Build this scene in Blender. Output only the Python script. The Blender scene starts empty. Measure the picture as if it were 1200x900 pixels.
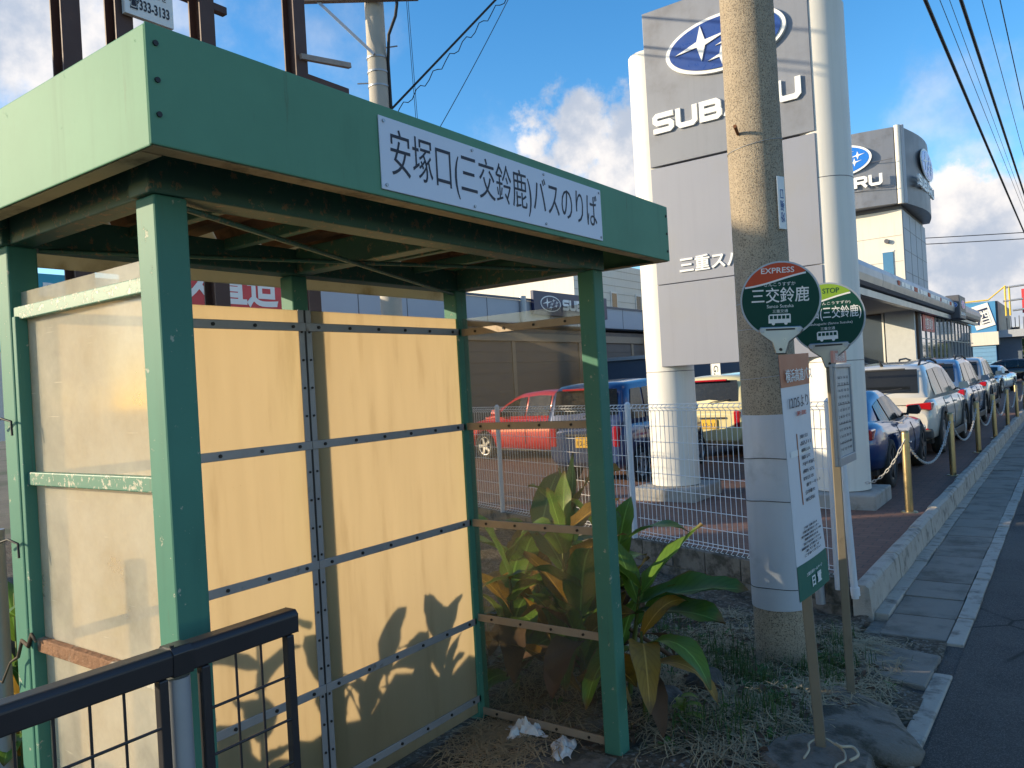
import bpy, bmesh, math, random
from mathutils import Vector, Matrix
random.seed(7)
R = math.radians
scene = bpy.context.scene
COL = scene.collection

# ---------------------------------------------------------------- camera, sky, sun, exposure
cam_d = bpy.data.cameras.new('camera'); cam = bpy.data.objects.new('camera', cam_d); COL.objects.link(cam)
scene.camera = cam
cam_d.sensor_width = 36.0; cam_d.lens = 36.0 * 915 / 1200
cam_d.clip_start = 0.05; cam_d.clip_end = 3000
roll = math.atan(.0575); yaw = R(35.85); pit = math.atan(2 / 915)
fh = Vector((-math.sin(yaw), math.cos(yaw), 0)); rt = Vector((math.cos(yaw), math.sin(yaw), 0)); zz = Vector((0, 0, 1))
fw = fh * math.cos(pit) + zz * math.sin(pit); u0 = zz * math.cos(pit) - fh * math.sin(pit)
ir = rt * math.cos(roll) - u0 * math.sin(roll); iu = rt * math.sin(roll) + u0 * math.cos(roll)
M = Matrix((ir, iu, -fw)).transposed().to_4x4(); M.translation = (0, 0, 1.65)
cam.matrix_world = M

SUN_EL = R(16); SUN_H = Vector((-.80, -.60, 0)).normalized()
SUN = SUN_H * math.cos(SUN_EL) + zz * math.sin(SUN_EL)
sl = bpy.data.lights.new('sun', 'SUN'); sl.energy = 3.75; sl.angle = R(.5); sl.color = (1, .83, .57)
so = bpy.data.objects.new('sun', sl); COL.objects.link(so)
so.rotation_euler = SUN.to_track_quat('Z', 'Y').to_euler()

scene.view_settings.view_transform = 'Standard'; scene.view_settings.look = 'None'
scene.view_settings.gamma = 1; scene.view_settings.exposure = .90
scene.view_settings.use_curve_mapping = False

# node helper -----------------------------------------------------------------
class NT:
    def __init__(s, tree): s.t = tree; s.n = tree.nodes; s.l = tree.links
    def new(s, typ, **kw):
        n = s.n.new(typ)
        for k, v in kw.items(): setattr(n, k, v)
        return n
    def put(s, node, i, v):
        if hasattr(v, 'is_output'): s.l.new(v, node.inputs[i])
        else:
            inp = node.inputs[i]
            if inp.type == 'RGBA' and len(v) == 3: v = (*v, 1)
            inp.default_value = v
    def math(s, op, a, b=0., clamp=False):
        n = s.new('ShaderNodeMath', operation=op, use_clamp=clamp); s.put(n, 0, a); s.put(n, 1, b); return n.outputs[0]
    def vmath(s, op, a, b=(0, 0, 0)):
        n = s.new('ShaderNodeVectorMath', operation=op); s.put(n, 0, a); s.put(n, 1, b)
        return n.outputs['Value'] if op in ('DOT_PRODUCT', 'LENGTH', 'DISTANCE') else n.outputs[0]
    def mix(s, f, a, b):
        n = s.new('ShaderNodeMix', data_type='RGBA'); s.put(n, 0, f); s.put(n, 6, a); s.put(n, 7, b); return n.outputs[2]
    def noise(s, vec, scale, detail=4, rough=.55):
        n = s.new('ShaderNodeTexNoise'); s.l.new(vec, n.inputs['Vector']); n.inputs['Scale'].default_value = scale
        n.inputs['Detail'].default_value = detail; n.inputs['Roughness'].default_value = rough; return n.outputs[0]
    def ramp(s, f, lo, hi):
        n = s.new('ShaderNodeMapRange', interpolation_type='SMOOTHSTEP'); s.put(n, 0, f); s.put(n, 1, lo); s.put(n, 2, hi); return n.outputs[0]

world = bpy.data.worlds.new('World'); scene.world = world; world.use_nodes = True
w = NT(world.node_tree); bg = w.n['Background']
sky = w.new('ShaderNodeTexSky', sky_type='NISHITA', sun_disc=False)
sky.sun_elevation = SUN_EL; sky.sun_rotation = math.atan2(SUN.x, SUN.y); sky.air_density = 1.0; sky.dust_density = .35; sky.ozone_density = 2.6
hs = w.new('ShaderNodeHueSaturation'); w.put(hs, 'Saturation', 1.3); w.put(hs, 'Value', 1.0); w.l.new(sky.outputs[0], hs.inputs['Color'])
dirv = w.new('ShaderNodeTexCoord').outputs['Generated']
# scattered cumulus: puffs around centres, ragged by noise; elsewhere low noise cloud banks
dist = w.noise(dirv, 7.0, 8, .62); fine = w.noise(dirv, 19.0, 8, .6)
wob = w.math('ADD', w.math('MULTIPLY', w.math('SUBTRACT', dist, .5), .20), w.math('MULTIPLY', w.math('SUBTRACT', fine, .5), .10))
mask = None
for (c, r, soft, amt) in [((-.479, .830, .290), .058, .022, 1.0), ((-.510, .806, .302), .030, .022, 1.0), ((-.445, .858, .258), .060, .025, 1.0), ((-.425, .86, .285), .05, .025, 1.0), ((-.50, .822, .255), .022, .05, .45),
                     ((-.555, .79, .285), .010, .05, .30),
                     ((-.07, .985, .108), .095, .025, 1.0), ((.02, .985, .125), .095, .025, 1.0), ((-.19, .975, .100), .06, .03, .8),
                     ((.12, .98, .10), .12, .06, 1.0), ((-.088, .963, .258), .025, .06, .4), ((-.075, .975, .222), .016, .04, .5),
                     ((-.845, .365, .405), .085, .05, .95), ((-.79, .45, .44), .045, .06, .5), ((-.683, .603, .413), .02, .07, .32),
                     ((-.97, .1, .22), .16, .1, .9), ((.5, .85, .16), .15, .1, .9), ((.9, .3, .2), .2, .1, .9), ((.6, -.75, .3), .2, .1, .9), ((-.4, -.85, .4), .16, .1, .8),
                     ((.3, .3, .9), .18, .12, .6), ((-.2, -.4, .9), .16, .12, .6)]:
    c = Vector(c).normalized()
    d = w.vmath('DISTANCE', dirv, tuple(c))
    d2 = w.math('ADD', d, w.math('MULTIPLY', wob, 1.0))
    m = w.math('MULTIPLY', w.math('SUBTRACT', 1.0, w.ramp(d2, r - soft * .5, r + soft)), amt)
    mask = m if mask is None else w.math('MAXIMUM', mask, m)
lit = w.ramp(w.noise(w.vmath('ADD', dirv, (.02, .015, -.035)), 9.0, 6, .6), .36, .64)
ccol = w.mix(lit, (1.9, 2.15, 2.6), (3.9, 3.7, 3.55))
allc = w.mix(mask, hs.outputs[0], ccol)
w.l.new(allc, bg.inputs[0]); bg.inputs[1].default_value = .15

# ---------------------------------------------------------------- materials
MATS = {}
def mat(name, col, rough=.6, metal=0., var=.12, vscale=6., bump=0., bscale=60., coat=0., spec=.5, dirt=None, dscale=3., dlo=.5, dhi=.7, trans=0., tcol=None, emit=None, streak=0., veins=False):
    if name in MATS: return MATS[name]
    m = bpy.data.materials.new(name); m.use_nodes = True; t = NT(m.node_tree); b = t.n['Principled BSDF']
    tc = t.new('ShaderNodeTexCoord').outputs['Object']
    tc = t.vmath('ADD', tc, t.vmath('MULTIPLY', t.new('ShaderNodeObjectInfo').outputs['Random'], (31., 17., 0.)))
    c = t.mix(t.noise(tc, vscale, 5, .6), tuple(max(0, x * (1 - var)) for x in col), tuple(min(1, x * (1 + var)) for x in col))
    if dirt:
        c = t.mix(t.ramp(t.noise(tc, dscale, 7, .65), dlo, dhi), c, dirt)
    if streak:
        mp = t.new('ShaderNodeMapping'); t.l.new(tc, mp.inputs[0]); mp.inputs['Scale'].default_value = (5, 5, .22)
        c = t.mix(t.math('MULTIPLY', t.ramp(t.noise(mp.outputs[0], 2.6, 6, .65), .45, .75), streak), c, tuple(x * .55 for x in col))
    if veins:
        at = t.new('ShaderNodeAttribute', attribute_name='leafuv'); sx = t.new('ShaderNodeSeparateXYZ'); t.l.new(at.outputs['Vector'], sx.inputs[0])
        au = t.math('ABSOLUTE', sx.outputs[0]); wv = t.math('SINE', t.math('MULTIPLY', t.math('SUBTRACT', t.math('MULTIPLY', sx.outputs[1], 11.), t.math('MULTIPLY', au, 2.6)), 6.283))
        c = t.mix(t.math('MULTIPLY', t.ramp(wv, .2, 1.), .30), c, tuple(x * .58 for x in col))
        c = t.mix(t.math('SUBTRACT', 1., t.ramp(au, .02, .09)), c, tuple(min(1, x * 1.7 + .03) for x in col))
        edge = t.ramp(t.math('ADD', au, t.math('MULTIPLY', t.noise(tc, 16, 5, .7), .55)), 1.18, 1.34); tip = t.ramp(t.math('ADD', sx.outputs[1], t.math('MULTIPLY', t.noise(tc, 9, 4), .3)), 1.02, 1.16)
        c = t.mix(t.math('MAXIMUM', edge, tip), c, (.17, .10, .035))
    t.l.new(c, b.inputs['Base Color'])
    rr = t.math('ADD', t.math('MULTIPLY', t.noise(tc, vscale * 2.3, 4), .25), rough - .12, True)
    t.l.new(rr, b.inputs['Roughness']); b.inputs['Metallic'].default_value = metal
    b.inputs['Coat Weight'].default_value = coat; b.inputs['Coat Roughness'].default_value = .04; b.inputs['Specular IOR Level'].default_value = spec
    if bump:
        bp = t.new('ShaderNodeBump'); bp.inputs['Strength'].default_value = bump; bp.inputs['Distance'].default_value = .01
        t.l.new(t.noise(tc, bscale, 6, .6), bp.inputs['Height']); t.l.new(bp.outputs[0], b.inputs['Normal'])
    if trans:
        tr = t.new('ShaderNodeBsdfTranslucent'); 
        if tcol: t.put(tr, 0, tcol)
        else: t.l.new(c, tr.inputs[0])
        mx = t.new('ShaderNodeMixShader'); mx.inputs[0].default_value = trans
        t.l.new(b.outputs[0], mx.inputs[1]); t.l.new(tr.outputs[0], mx.inputs[2]); t.l.new(mx.outputs[0], t.n['Material Output'].inputs[0])
    if emit:
        b.inputs['Emission Color'].default_value = (*col, 1); b.inputs['Emission Strength'].default_value = emit
    MATS[name] = m; return m

def clear_sheet(name, tint, haze, hazecol, gloss=.06, scratch=True, grough=.08):
    """see-through plastic sheet: tinted straight transmission, a film of dirt that scatters, a weak reflection"""
    m = bpy.data.materials.new(name); m.use_nodes = True; t = NT(m.node_tree)
    for n in list(t.n):
        if n.type == 'BSDF_PRINCIPLED': t.n.remove(n)
    tc = t.new('ShaderNodeTexCoord').outputs['Object']
    tp = t.new('ShaderNodeBsdfTransparent'); t.put(tp, 0, tint)
    tl = t.new('ShaderNodeBsdfTranslucent'); t.put(tl, 0, hazecol); df = t.new('ShaderNodeBsdfDiffuse'); t.put(df, 0, hazecol)
    mh = t.new('ShaderNodeMixShader'); mh.inputs[0].default_value = .5; t.l.new(tl.outputs[0], mh.inputs[1]); t.l.new(df.outputs[0], mh.inputs[2])
    f = t.math('MULTIPLY', t.noise(tc, 3.5, 7, .65), haze * 2)
    if scratch:
        mp = t.new('ShaderNodeMapping'); t.l.new(tc, mp.inputs[0]); mp.inputs['Scale'].default_value = (2.5, 2.5, 40); mp.inputs['Rotation'].default_value = (.9, .3, 0)
        f = t.math('ADD', f, t.math('MULTIPLY', t.ramp(t.noise(mp.outputs[0], 2.2, 3), .68, .8), .3), True)
    mx = t.new('ShaderNodeMixShader'); t.l.new(f, mx.inputs[0]); t.l.new(tp.outputs[0], mx.inputs[1]); t.l.new(mh.outputs[0], mx.inputs[2])
    gl = t.new('ShaderNodeBsdfGlossy'); gl.inputs['Roughness'].default_value = grough
    m2 = t.new('ShaderNodeMixShader'); m2.inputs[0].default_value = gloss
    t.l.new(mx.outputs[0], m2.inputs[1]); t.l.new(gl.outputs[0], m2.inputs[2]); t.l.new(m2.outputs[0], t.n['Material Output'].inputs[0])
    MATS[name] = m; return m

def sheet_panel():
    """thin cream plastic board: lets the low sun behind it glow through"""
    m = bpy.data.materials.new('cream_board'); m.use_nodes = True; t = NT(m.node_tree)
    tc = t.new('ShaderNodeTexCoord').outputs['Object']; b = t.n['Principled BSDF']
    mp = t.new('ShaderNodeMapping'); t.l.new(tc, mp.inputs[0]); mp.inputs['Scale'].default_value = (1, 6, .6)
    streak = t.noise(mp.outputs[0], 3., 6, .6)
    c = t.mix(streak, (.72, .52, .26), (.80, .61, .34))
    c = t.mix(t.ramp(t.noise(tc, 26, 5, .7), .69, .76), c, (.36, .25, .12))
    c = t.mix(t.math('MULTIPLY', t.ramp(t.noise(tc, 2.2, 6, .7), .52, .75), .35), c, (.62, .45, .25))
    stain = t.math('MULTIPLY', t.ramp(t.noise(mp.outputs[0], 1.7, 7, .7), .50, .72), .34); scuff = t.ramp(t.noise(tc, 34, 6, .75), .66, .72)
    t.l.new(c, b.inputs['Base Color']); b.inputs['Roughness'].default_value = .42
    tr = t.new('ShaderNodeBsdfTranslucent'); t.l.new(t.mix(t.math('MAXIMUM', stain, t.math('MULTIPLY', scuff, .45)), t.mix(streak, (.62, .535, .40), (.69, .60, .455)), (.46, .37, .25)), tr.inputs[0])
    mx = t.new('ShaderNodeMixShader'); mx.inputs[0].default_value = .88
    t.l.new(b.outputs[0], mx.inputs[1]); t.l.new(tr.outputs[0], mx.inputs[2]); t.l.new(mx.outputs[0], t.n['Material Output'].inputs[0])
    MATS['cream_board'] = m; return m

def ground_mat(name, cols, scale, bump, bscale, specks=None):
    m = bpy.data.materials.new(name); m.use_nodes = True; t = NT(m.node_tree); b = t.n['Principled BSDF']
    tc = t.new('ShaderNodeTexCoord').outputs['Object']
    c = t.mix(t.ramp(t.noise(tc, scale, 8, .65), .3, .7), cols[0], cols[1])
    if len(cols) > 2: c = t.mix(t.ramp(t.noise(tc, scale * .35, 6, .6), .48, .62), c, cols[2])
    if specks:
        v = t.new('ShaderNodeTexVoronoi'); t.l.new(tc, v.inputs['Vector']); v.inputs['Scale'].default_value = specks[0]
        sp = t.new('ShaderNodeSeparateColor'); t.l.new(v.outputs['Color'], sp.inputs[0])
        c = t.mix(t.math('MULTIPLY', t.ramp(sp.outputs[0], .55, .95), specks[2]), c, specks[1])
    if name == 'asphalt':
        ds = t.vmath('ADD', tc, t.vmath('MULTIPLY', t.new('ShaderNodeTexNoise').outputs['Color'], (.5, .5, 0)))
        vo = t.new('ShaderNodeTexVoronoi', feature='DISTANCE_TO_EDGE'); t.l.new(ds, vo.inputs['Vector']); vo.inputs['Scale'].default_value = .75
        crack = t.math('MULTIPLY', t.math('SUBTRACT', 1., t.ramp(vo.outputs['Distance'], .002, .012)), t.ramp(t.noise(tc, .6, 3), .45, .6))
        c = t.mix(crack, c, (.014, .013, .012)); c = t.mix(t.math('MULTIPLY', t.ramp(t.noise(tc, .9, 6, .65), .52, .7), .5), c, (.095, .088, .078))
    t.l.new(c, b.inputs['Base Color']); b.inputs['Roughness'].default_value = .9
    bp = t.new('ShaderNodeBump'); bp.inputs['Strength'].default_value = bump; bp.inputs['Distance'].default_value = .02
    t.l.new(t.noise(tc, bscale, 8, .7), bp.inputs['Height']); t.l.new(bp.outputs[0], b.inputs['Normal'])
    MATS[name] = m; return m

def paver_mat():
    m = bpy.data.materials.new('red_pavers'); m.use_nodes = True; t = NT(m.node_tree); b = t.n['Principled BSDF']
    tc = t.new('ShaderNodeTexCoord').outputs['Object']
    br = t.new('ShaderNodeTexBrick'); t.l.new(tc, br.inputs['Vector']); br.inputs['Scale'].default_value = 1; br.inputs['Brick Width'].default_value = .2; br.inputs['Row Height'].default_value = .1
    br.inputs['Mortar Size'].default_value = .006; t.put(br, 'Color1', (.17, .075, .05)); t.put(br, 'Color2', (.23, .105, .07)); t.put(br, 'Mortar', (.07, .05, .04))
    c = t.mix(t.math('MULTIPLY', t.noise(tc, 1.1, 7, .65), .55), br.outputs[0], (.13, .085, .065))
    t.l.new(c, b.inputs['Base Color']); b.inputs['Roughness'].default_value = .85
    bp = t.new('ShaderNodeBump'); bp.inputs['Strength'].default_value = .5; bp.inputs['Distance'].default_value = .006
    t.l.new(br.outputs['Fac'], bp.inputs['Height']); bp.invert = True; t.l.new(bp.outputs[0], b.inputs['Normal'])
    MATS['red_pavers'] = m; return m

def peel_mat(name, base, under, lo=.57, hi=.6, scale=22, rough=.48, spec=.5):
    """painted steel whose paint chips off in flakes and chalks unevenly"""
    m = bpy.data.materials.new(name); m.use_nodes = True; t = NT(m.node_tree); b = t.n['Principled BSDF']
    tc = t.new('ShaderNodeTexCoord').outputs['Object']
    c = t.mix(t.noise(tc, 2.5, 7, .65), tuple(x * .78 for x in base), tuple(x * 1.2 for x in base))
    mp = t.new('ShaderNodeMapping'); t.l.new(tc, mp.inputs[0]); mp.inputs['Scale'].default_value = (9, 9, .8)
    c = t.mix(t.math('MULTIPLY', t.ramp(t.noise(mp.outputs[0], 2, 5), .5, .8), .35), c, tuple(x * .6 for x in base))
    fl = t.ramp(t.noise(tc, scale, 8, .7), lo, hi)
    c = t.mix(fl, c, under)
    mp2 = t.new('ShaderNodeMapping'); t.l.new(tc, mp2.inputs[0]); mp2.inputs['Scale'].default_value = (13, 13, 1.1)
    c = t.mix(t.math('MULTIPLY', t.ramp(t.noise(mp2.outputs[0], 2.1, 7, .7), .60, .74), .55), c, (.10, .062, .035))
    t.l.new(c, b.inputs['Base Color']); b.inputs['Roughness'].default_value = rough; b.inputs['Specular IOR Level'].default_value = spec
    bp = t.new('ShaderNodeBump'); bp.inputs['Strength'].default_value = .35; bp.inputs['Distance'].default_value = .004; bp.invert = True
    t.l.new(t.math('ADD', fl, t.math('MULTIPLY', t.noise(tc, 3, 3), .6)), bp.inputs['Height']); t.l.new(bp.outputs[0], b.inputs['Normal'])
    MATS[name] = m; return m

GREEN = peel_mat('green_paint', (.066, .205, .145), (.34, .37, .28), .64, .66, 26, .57, .25)
GREENF = peel_mat('green_fascia_paint', (.112, .262, .165), (.19, .29, .20), .66, .70, 12, .60, .17)
BEAMU = peel_mat('rusty_green_steel', (.035, .11, .08), (.22, .16, .09), .56, .62, 34)
BOARD = sheet_panel()
FROST = clear_sheet('scuffed_plastic', (.95, .93, .88), .42, (.90, .84, .70), .05)
CLEAR = clear_sheet('clear_plastic', (.88, .85, .80), .05, (.66, .58, .46), .04)
GLASSY = mat('dark_window_glass', (.012, .014, .016), .12, 0, .2, spec=.5, coat=.0)
STRIP = mat('grey_steel_strip', (.31, .305, .315), .5, .35, .15, 14, dirt=(.14, .10, .07), dlo=.6, dhi=.75, dscale=9)
STRIPB = mat('tan_steel_strip', (.34, .27, .20), .55, .2, .15, 14, dirt=(.2, .13, .08), dlo=.6, dhi=.75, dscale=9)
BOLT = mat('dark_bolt', (.03, .028, .028), .5, .5)
RUST = mat('rusty_brown_deck', (.22, .115, .065), .85, 0, .35, 5, .5, 40, dirt=(.05, .03, .02), dscale=4)
BROWNP = mat('brown_steel', (.075, .036, .026), .6, .1, .2, 3, dirt=(.16, .07, .04), dlo=.6, dhi=.8)
BLACKM = mat('black_paint_steel', (.028, .026, .030), .42, .2, .2, 5)
GREYP = mat('galvanised_grey', (.36, .38, .41), .45, .5, .12, 8)
WHITEB = mat('white_board', (.62, .65, .74), .5, 0, .05, 3, dirt=(.45, .47, .52), dlo=.6, dhi=.9)
INK = mat('dark_ink', (.012, .013, .028), .6)
CONC = mat('pole_concrete', (.40, .325, .235), .9, 0, .25, 9, .8, 150, dirt=(.15, .12, .085), dscale=120, dlo=.50, dhi=.60, streak=.4)
CONC2 = mat('grey_concrete', (.34, .32, .29), .9, 0, .18, 5, .5, 90, dirt=(.18, .16, .13), dscale=4, dlo=.5, dhi=.75)
CONCD = mat('dark_weathered_concrete', (.17, .15, .125), .92, 0, .35, 14, 1.0, 70, dirt=(.06, .055, .04), dscale=6, dlo=.45, dhi=.62)
KERB = mat('kerb_concrete', (.40, .355, .30), .9, 0, .2, 4, .6, 80, dirt=(.15, .13, .105), dscale=6, dlo=.48, dhi=.70)
SLAB = mat('slab_concrete', (.235, .205, .17), .9, 0, .22, 3, .6, 90, dirt=(.11, .095, .075), dscale=2.5, dlo=.45, dhi=.72)
WRAP = mat('grey_plastic_wrap', (.46, .48, .52), .5, 0, .08, 4, dirt=(.30, .31, .33), dscale=3, dlo=.55, dhi=.8, streak=.14)
SIGNG = mat('grey_sign_panel', (.215, .228, .265), .45, .1, .06, .8, dirt=(.15, .15, .165), dscale=1.6, dlo=.45, dhi=.8, streak=.14)
SIGNL = mat('light_grey_sign_panel', (.25, .262, .315), .45, .1, .05, .8, dirt=(.25, .255, .28), dscale=1.6, dlo=.45, dhi=.8, streak=.12)
PILLAR = mat('white_pillar_paint', (.72, .69, .63), .5, 0, .05, 1.5, dirt=(.55, .5, .44), dscale=1.2, dlo=.6, dhi=.9, streak=.22)
WHITEL = mat('white_letter', (.82, .82, .80), .4, 0, .03)
LBLUE = mat('logo_blue', (.012, .055, .26), .3, 0, .08, coat=.3)
LBLUE2 = mat('bright_logo_blue', (.01, .16, .62), .3, 0, .08, coat=.3)
CREAMW = mat('cream_wall', (.72, .67, .58), .7, 0, .06, .7, streak=.25)
GREYW = mat('grey_wall', (.42, .44, .48), .6, .1, .06, .7)
SILVER = mat('silver_cladding', (.28, .29, .32), .38, .5, .06, .8)
DARKG = mat('dark_grey_cladding', (.10, .10, .115), .5, .1, .1, 1)
SHUT = mat('brown_grey_shutter', (.155, .135, .125), .6, .1, .1, 1.2)
NAVY = mat('navy_sign', (.012, .02, .075), .4)
TEAL = mat('teal_sign', (.03, .36, .50), .5, 0, .06)
REDS = mat('red_sign', (.62, .055, .06), .5, 0, .1)
BLUEW = mat('blue_wall', (.06, .26, .52), .6, 0, .08, .5)
YELP = mat('yellow_paint', (.72, .5, .06), .5)
GOLD = mat('bollard_bronze', (.36, .27, .14), .34, .8, .12, 8, dirt=(.2, .14, .08), dlo=.58, dhi=.8, dscale=7)
CHAINM = mat('grey_chain', (.45, .44, .42), .5, .3)
WIREW = mat('white_coated_wire', (.74, .75, .77), .5, 0, .06, 5)
FPOST = mat('pale_fence_post', (.60, .62, .66), .5, .1, .08, 6, dirt=(.35, .3, .25), dlo=.62, dhi=.8, dscale=8)
DGREEN = mat('sign_dark_green', (.004, .052, .036), .55, 0, .08, 4, spec=.2)
SRED = mat('sign_orange_red', (.52, .075, .03), .55, 0, .06, 4, spec=.2)
LIME = mat('sign_lime', (.20, .33, .035), .55, 0, .06, 4, spec=.2)
SWHITE = mat('sign_white', (.72, .72, .70), .5, 0, .04)
STEELP = mat('sign_post_steel', (.24, .20, .145), .5, .45, .15, 9, dirt=(.12, .09, .06), dlo=.55, dhi=.75, dscale=8)
PAPER = mat('white_poster', (.60, .61, .64), .5, 0, .05, 5)
ORANGE = mat('orange_poster', (.42, .15, .075), .55, 0, .08, 5)
PGREEN = mat('green_poster', (.01, .12, .085), .5, 0, .08, 5)
GLINE = mat('poster_text', (.06, .06, .07), .6)
TYRE = mat('tyre', (.018, .018, .018), .85)
RIM = mat('alloy_rim', (.42, .43, .45), .35, .8)
DRIM = mat('dark_rim', (.06, .06, .065), .4, .5)
PLAST = mat('black_plastic', (.022, .022, .024), .6)
TAIL = mat('tail_lamp', (.38, .008, .012), .15, 0, .1, coat=.8)
LAMPW = mat('head_lamp', (.55, .58, .60), .1, .2, .05, coat=.8)
PLATEY = mat('yellow_plate', (.72, .42, .02), .5)
PLATEW = mat('white_plate', (.75, .75, .73), .5)
CABLE = mat('black_cable', (.012, .012, .013), .6)
TISSUE = mat('white_tissue', (.80, .79, .78), .9, 0, .04, 8, .4, 40, trans=.25)
ROPE = mat('pale_rope', (.48, .40, .28), .9)
LEAFG = mat('canna_green_leaf', (.13, .25, .035), .42, 0, .35, 7, dirt=(.16, .20, .03), dscale=3, dlo=.5, dhi=.75, trans=.40, veins=True)
LEAFD = mat('canna_dark_leaf', (.07, .16, .028), .42, 0, .3, 7, dirt=(.10, .13, .02), dscale=3, dlo=.55, dhi=.8, trans=.34, veins=True)
LEAFY = mat('canna_yellow_leaf', (.34, .20, .025), .55, 0, .3, 6, dirt=(.12, .07, .02), dscale=5, dlo=.5, dhi=.7, trans=.4, veins=True)
LEAFB = mat('canna_dead_leaf', (.11, .062, .034), .8, 0, .35, 8, dirt=(.05, .03, .02), dscale=6, dlo=.5, dhi=.7, trans=.2)
STEM = mat('canna_stem', (.10, .13, .03), .6, 0, .3, 6)
GRASSM = mat('grass_blade', (.055, .105, .020), .6, 0, .5, 3, trans=.25)
STRAWM = mat('dry_straw', (.36, .28, .165), .8, 0, .4, 5)
STONE = mat('dark_stone', (.11, .105, .10), .9, 0, .3, 7, .9, 45, dirt=(.05, .05, .045), dlo=.45, dhi=.65, dscale=6)
CROWN = mat('tree_leaf', (.05, .085, .02), .6, 0, .45, .9, trans=.2)
BARK = mat('bark', (.10, .075, .05), .9)
DIRT = ground_mat('dirt', ((.062, .045, .030), (.145, .108, .072), (.060, .052, .030)), 14, 1.0, 60, (55, (.26, .23, .18), .6))
ASPH = ground_mat('asphalt', ((.042, .039, .036), (.062, .057, .052), (.078, .072, .064)), 2.2, .6, 220, (240, (.19, .18, .17), .6))
EARTH = ground_mat('open_ground', ((.12, .10, .07), (.17, .145, .10), (.07, .08, .035)), 1.2, .6, 12)
PAVE = paver_mat()

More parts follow.
